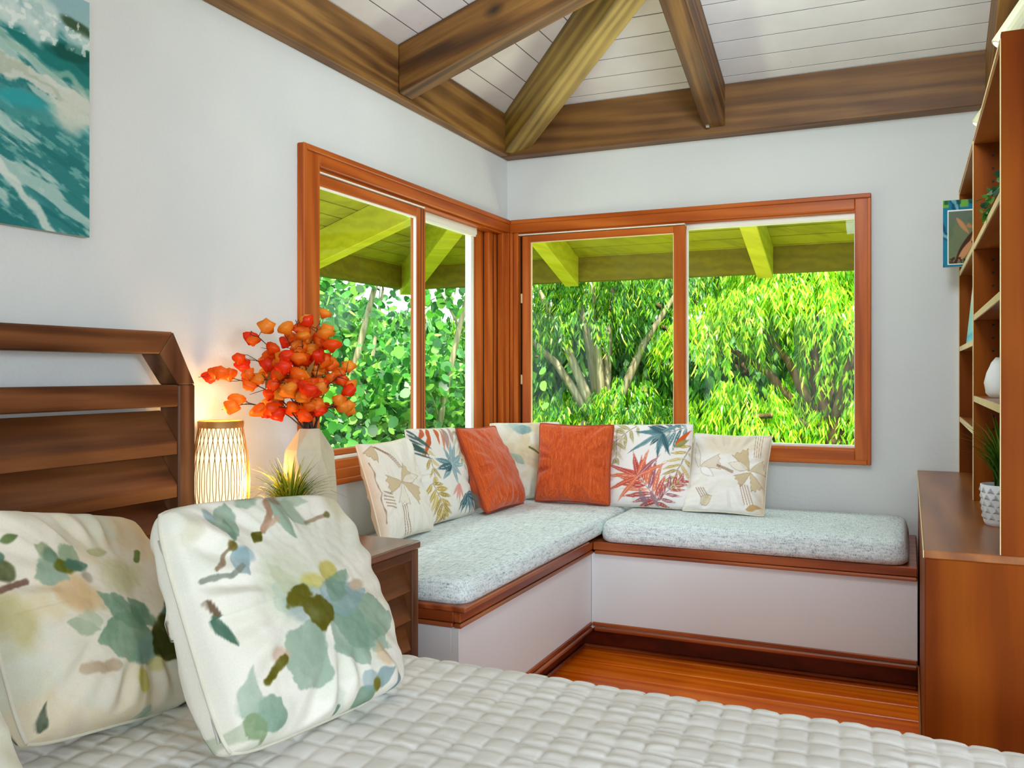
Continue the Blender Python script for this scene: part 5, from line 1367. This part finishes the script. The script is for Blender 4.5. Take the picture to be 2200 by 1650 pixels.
def weeping(name, label, base, mounds, pal, trunk_mat, seed, strands=112, per=26, LL=(0.050, 0.088), WW=(0.0125, 0.0195), group='weeping trees'):
    rr = np.random.RandomState(seed)
    root = empty(name, base, label, 'tree', group)
    Ps, Ds, Ns, Cs = [], [], [], []
    tm = MB()
    top = Vector(base) + Vector((rr.uniform(-0.2, 0.2), 0.1, 1.6))
    tm.tube([Vector(base), Vector(base) + Vector((0.05, 0, 0.8)), top], [0.14, 0.12, 0.09], 9)
    for (c, r) in mounds:
        c = np.array(c, float)
        tm.tube([top, (top + Vector(c)) * 0.5 + Vector((0, 0, 0.15)), Vector(c)], [0.06, 0.04, 0.02], 6, cap=False)
        mb = rr.uniform(0.8, 1.15)
        for s in range(strands):
            az = rr.uniform(0, 2 * math.pi); el = math.asin(rr.uniform(-0.15, 1.0))
            d = np.array([math.cos(az) * math.cos(el), math.sin(az) * math.cos(el), math.sin(el)])
            st = c + d * r * rr.uniform(0.55, 1.0) * np.array([1, 1, 0.85])
            ln = rr.uniform(0.25, 0.55) * r * 1.5
            hz = np.array([d[0], d[1], 0]); hz /= np.linalg.norm(hz) + 1e-6
            t = (np.arange(per) + rr.uniform(0, 1, per)) / per
            pos = st + hz * (ln * 0.45 * (1 - (1 - t) ** 2))[:, None] + np.array([0, 0, -1]) * (ln * t ** 1.6)[:, None] + rr.normal(0, 0.012, (per, 3))
            side = rr.uniform(-1, 1, (per, 3)) * np.array([1, 1, 0.3])
            dd = side * 0.75 + hz * 0.25 + np.array([0, 0, -0.95])
            nn = hz * 0.9 + np.array([0, 0, 0.55]) + rr.normal(0, 0.35, (per, 3))
            col = pal[rr.randint(0, len(pal), per)] * rr.uniform(0.75, 1.2, (per, 1)) * mb
            Ps.append(pos); Ds.append(dd); Ns.append(nn); Cs.append(col)
    P, D, N, C = map(np.concatenate, (Ps, Ds, Ns, Cs)); n = len(P)
    tm.build('trunk', trunk_mat, root, smooth=True)
    leaf_cloud('foliage', P, D, N, rr.uniform(*LL, n), rr.uniform(*WW, n), np.clip(C, 0, 1), M['leaf'], root)
    return root

def mounds(x0, x1, y0, y1, z0, z1, n, r0, r1, seed):
    rr = np.random.RandomState(seed)
    return [((rr.uniform(x0, x1), rr.uniform(y0, y1), rr.uniform(z0, z1)), rr.uniform(r0, r1)) for _ in range(n)]
weeping('weeping_tree', 'bright yellow green weeping tree outside the right pane of the back window', (1.25, 4.3, -1.1),
        [((0.55, 4.0, 0.75), 0.50), ((1.55, 4.3, 1.55), 0.62), ((0.95, 4.5, 1.90), 0.55), ((2.1, 4.2, 0.85), 0.50), ((1.75, 3.9, 0.25), 0.45), ((0.15, 4.4, 1.5), 0.5)] + mounds(0.1, 2.6, 4.2, 5.2, 0.2, 2.7, 12, 0.4, 0.6, 4), YG, BKD, 1)
weeping('weeping_tree', 'yellow green weeping tree filling the left pane of the back window', (-1.0, 4.6, -1.1),
        [((-0.55, 4.0, 0.55), 0.42), ((-1.0, 4.2, 0.15), 0.45), ((-0.2, 4.1, 0.2), 0.40)] + mounds(-2.2, 0.2, 4.4, 5.4, 0.0, 2.7, 14, 0.4, 0.6, 5), np.concatenate([YG[1:], DG]), BK, 2)
weeping('weeping_tree', 'weeping tree outside the right edge of the back window', (3.1, 4.8, -1.1), mounds(2.3, 4.2, 4.3, 5.6, 0.0, 2.9, 14, 0.4, 0.6, 6), np.concatenate([YG[1:], DG[:2]]), BKD, 3)
weeping('dense_tree', 'dense dark green tree behind the weeping trees', (0.6, 7.0, -1.0), mounds(-2.6, 4.5, 6.0, 7.2, -0.4, 3.4, 40, 0.6, 0.9, 7), DG, BKD, 4, 50, 16, (0.11, 0.17), (0.05, 0.07), 'dense trees')

def broad(name, label, base, tips, pal, seed, nl, spread, LL=(0.085, 0.14)):
    """tree of round leaves with slender pale stems"""
    rr = np.random.RandomState(seed)
    root = empty(name, base, label, 'tree', 'round leaved trees')
    tm = MB(); Ps = []
    for (a, b, c, r) in tips:
        a, b, c = Vector(a), Vector(b), Vector(c)
        pts = [(1 - t) ** 2 * a + 2 * t * (1 - t) * b + t * t * c for t in np.linspace(0, 1, 9)]
        tm.tube(pts, list(np.linspace(r, r * 0.35, 9)), 7)
        for t in np.linspace(0.30, 1.0, 7):
            p = (1 - t) ** 2 * a + 2 * t * (1 - t) * b + t * t * c
            e = p + Vector(rr.normal(0, 0.26, 3))
            tm.tube([p, e], [r * 0.25, 0.004], 4, cap=False)
            Ps.append(np.array(e) + rr.normal(0, spread, (nl, 3)) * np.array([1, 1, 0.7]))
    P = np.concatenate(Ps); n = len(P)
    D = rr.normal(0, 1, (n, 3)) * np.array([1, 1, 0.4]) + np.array([0, 0, -0.5]); N = rr.normal(0, 0.45, (n, 3)) + np.array([0.35, -0.5, 0.7])
    cl = vnoise(P[:, 0] * 2.2, P[:, 2] * 2.2 + P[:, 1], seed)
    C = pal[rr.randint(0, len(pal), n)] * (0.65 + 0.7 * cl[:, None])
    tm.build('stems', BK, root, smooth=True)
    L = rr.uniform(*LL, n)
    leaf_cloud('foliage', P, D, N, L, L * rr.uniform(0.85, 1.05, n), np.clip(C, 0, 1), M['leaf'], root, fold=0.12, round_=True)
def tp_(seed, x0, x1, y0, y1, n, h0, h1, lean=0.6):
    rr = np.random.RandomState(seed); out = []
    for _ in range(n):
        a = (rr.uniform(x0, x1), rr.uniform(y0, y1), -1.2); h = rr.uniform(h0, h1)
        b = (a[0] + rr.uniform(-0.2, 0.2), a[1] + rr.uniform(-0.2, 0.2), -1.2 + h * 0.55); c = (a[0] + rr.uniform(-lean, lean), a[1] + rr.uniform(-lean, lean), -1.2 + h)
        out.append((a, b, c, rr.uniform(0.03, 0.055)))
    return out
broad('round_leaved_tree', 'round leaved tree with pale leaning stems outside the left window', (-2.6, 2.4, -1.2), [((-2.3, 2.9, -1.2), (-2.1, 2.9, 0.6), (-1.6, 3.0, 2.4), 0.05), ((-3.3, 2.6, -1.2), (-3.0, 2.7, 0.6), (-2.5, 2.9, 2.5), 0.06)] + tp_(5, -3.6, -1.9, 2.0, 3.6, 6, 2.2, 3.4), RG, 6, 110, 0.20, (0.055, 0.10))
broad('round_leaved_tree', 'round leaved tree farther along outside the left window', (-4.0, 1.4, -1.2), tp_(8, -5.4, -3.0, 0.6, 2.4, 9, 2.4, 3.8), RG, 9, 120, 0.25, (0.055, 0.10))
broad('round_leaved_tree', 'round leaved tree behind the others beyond the left window', (-4.4, 4.6, -1.2), tp_(12, -6.4, -2.6, 3.8, 6.0, 9, 2.0, 3.1), RG, 13, 130, 0.30, (0.06, 0.11))
broad('undergrowth_bush', 'low bush of round leaves below the left window', (-2.8, 1.8, -1.2), tp_(15, -4.4, -1.8, 0.8, 3.4, 10, 1.0, 1.9), RG, 16, 110, 0.25, (0.055, 0.10))
weeping('dense_tree', 'dense dark green tree far behind the left window', (-7.5, 6.5, -1.0), mounds(-11, -4.0, 4.5, 9.0, -0.6, 2.1, 46, 0.7, 1.0, 17) + mounds(-10, -7.0, 2.0, 5.0, 0.0, 2.3, 12, 0.7, 1.0, 18), np.concatenate([DG, RG]), BKD, 19, 50, 16, (0.11, 0.17), (0.05, 0.08), 'dense trees')
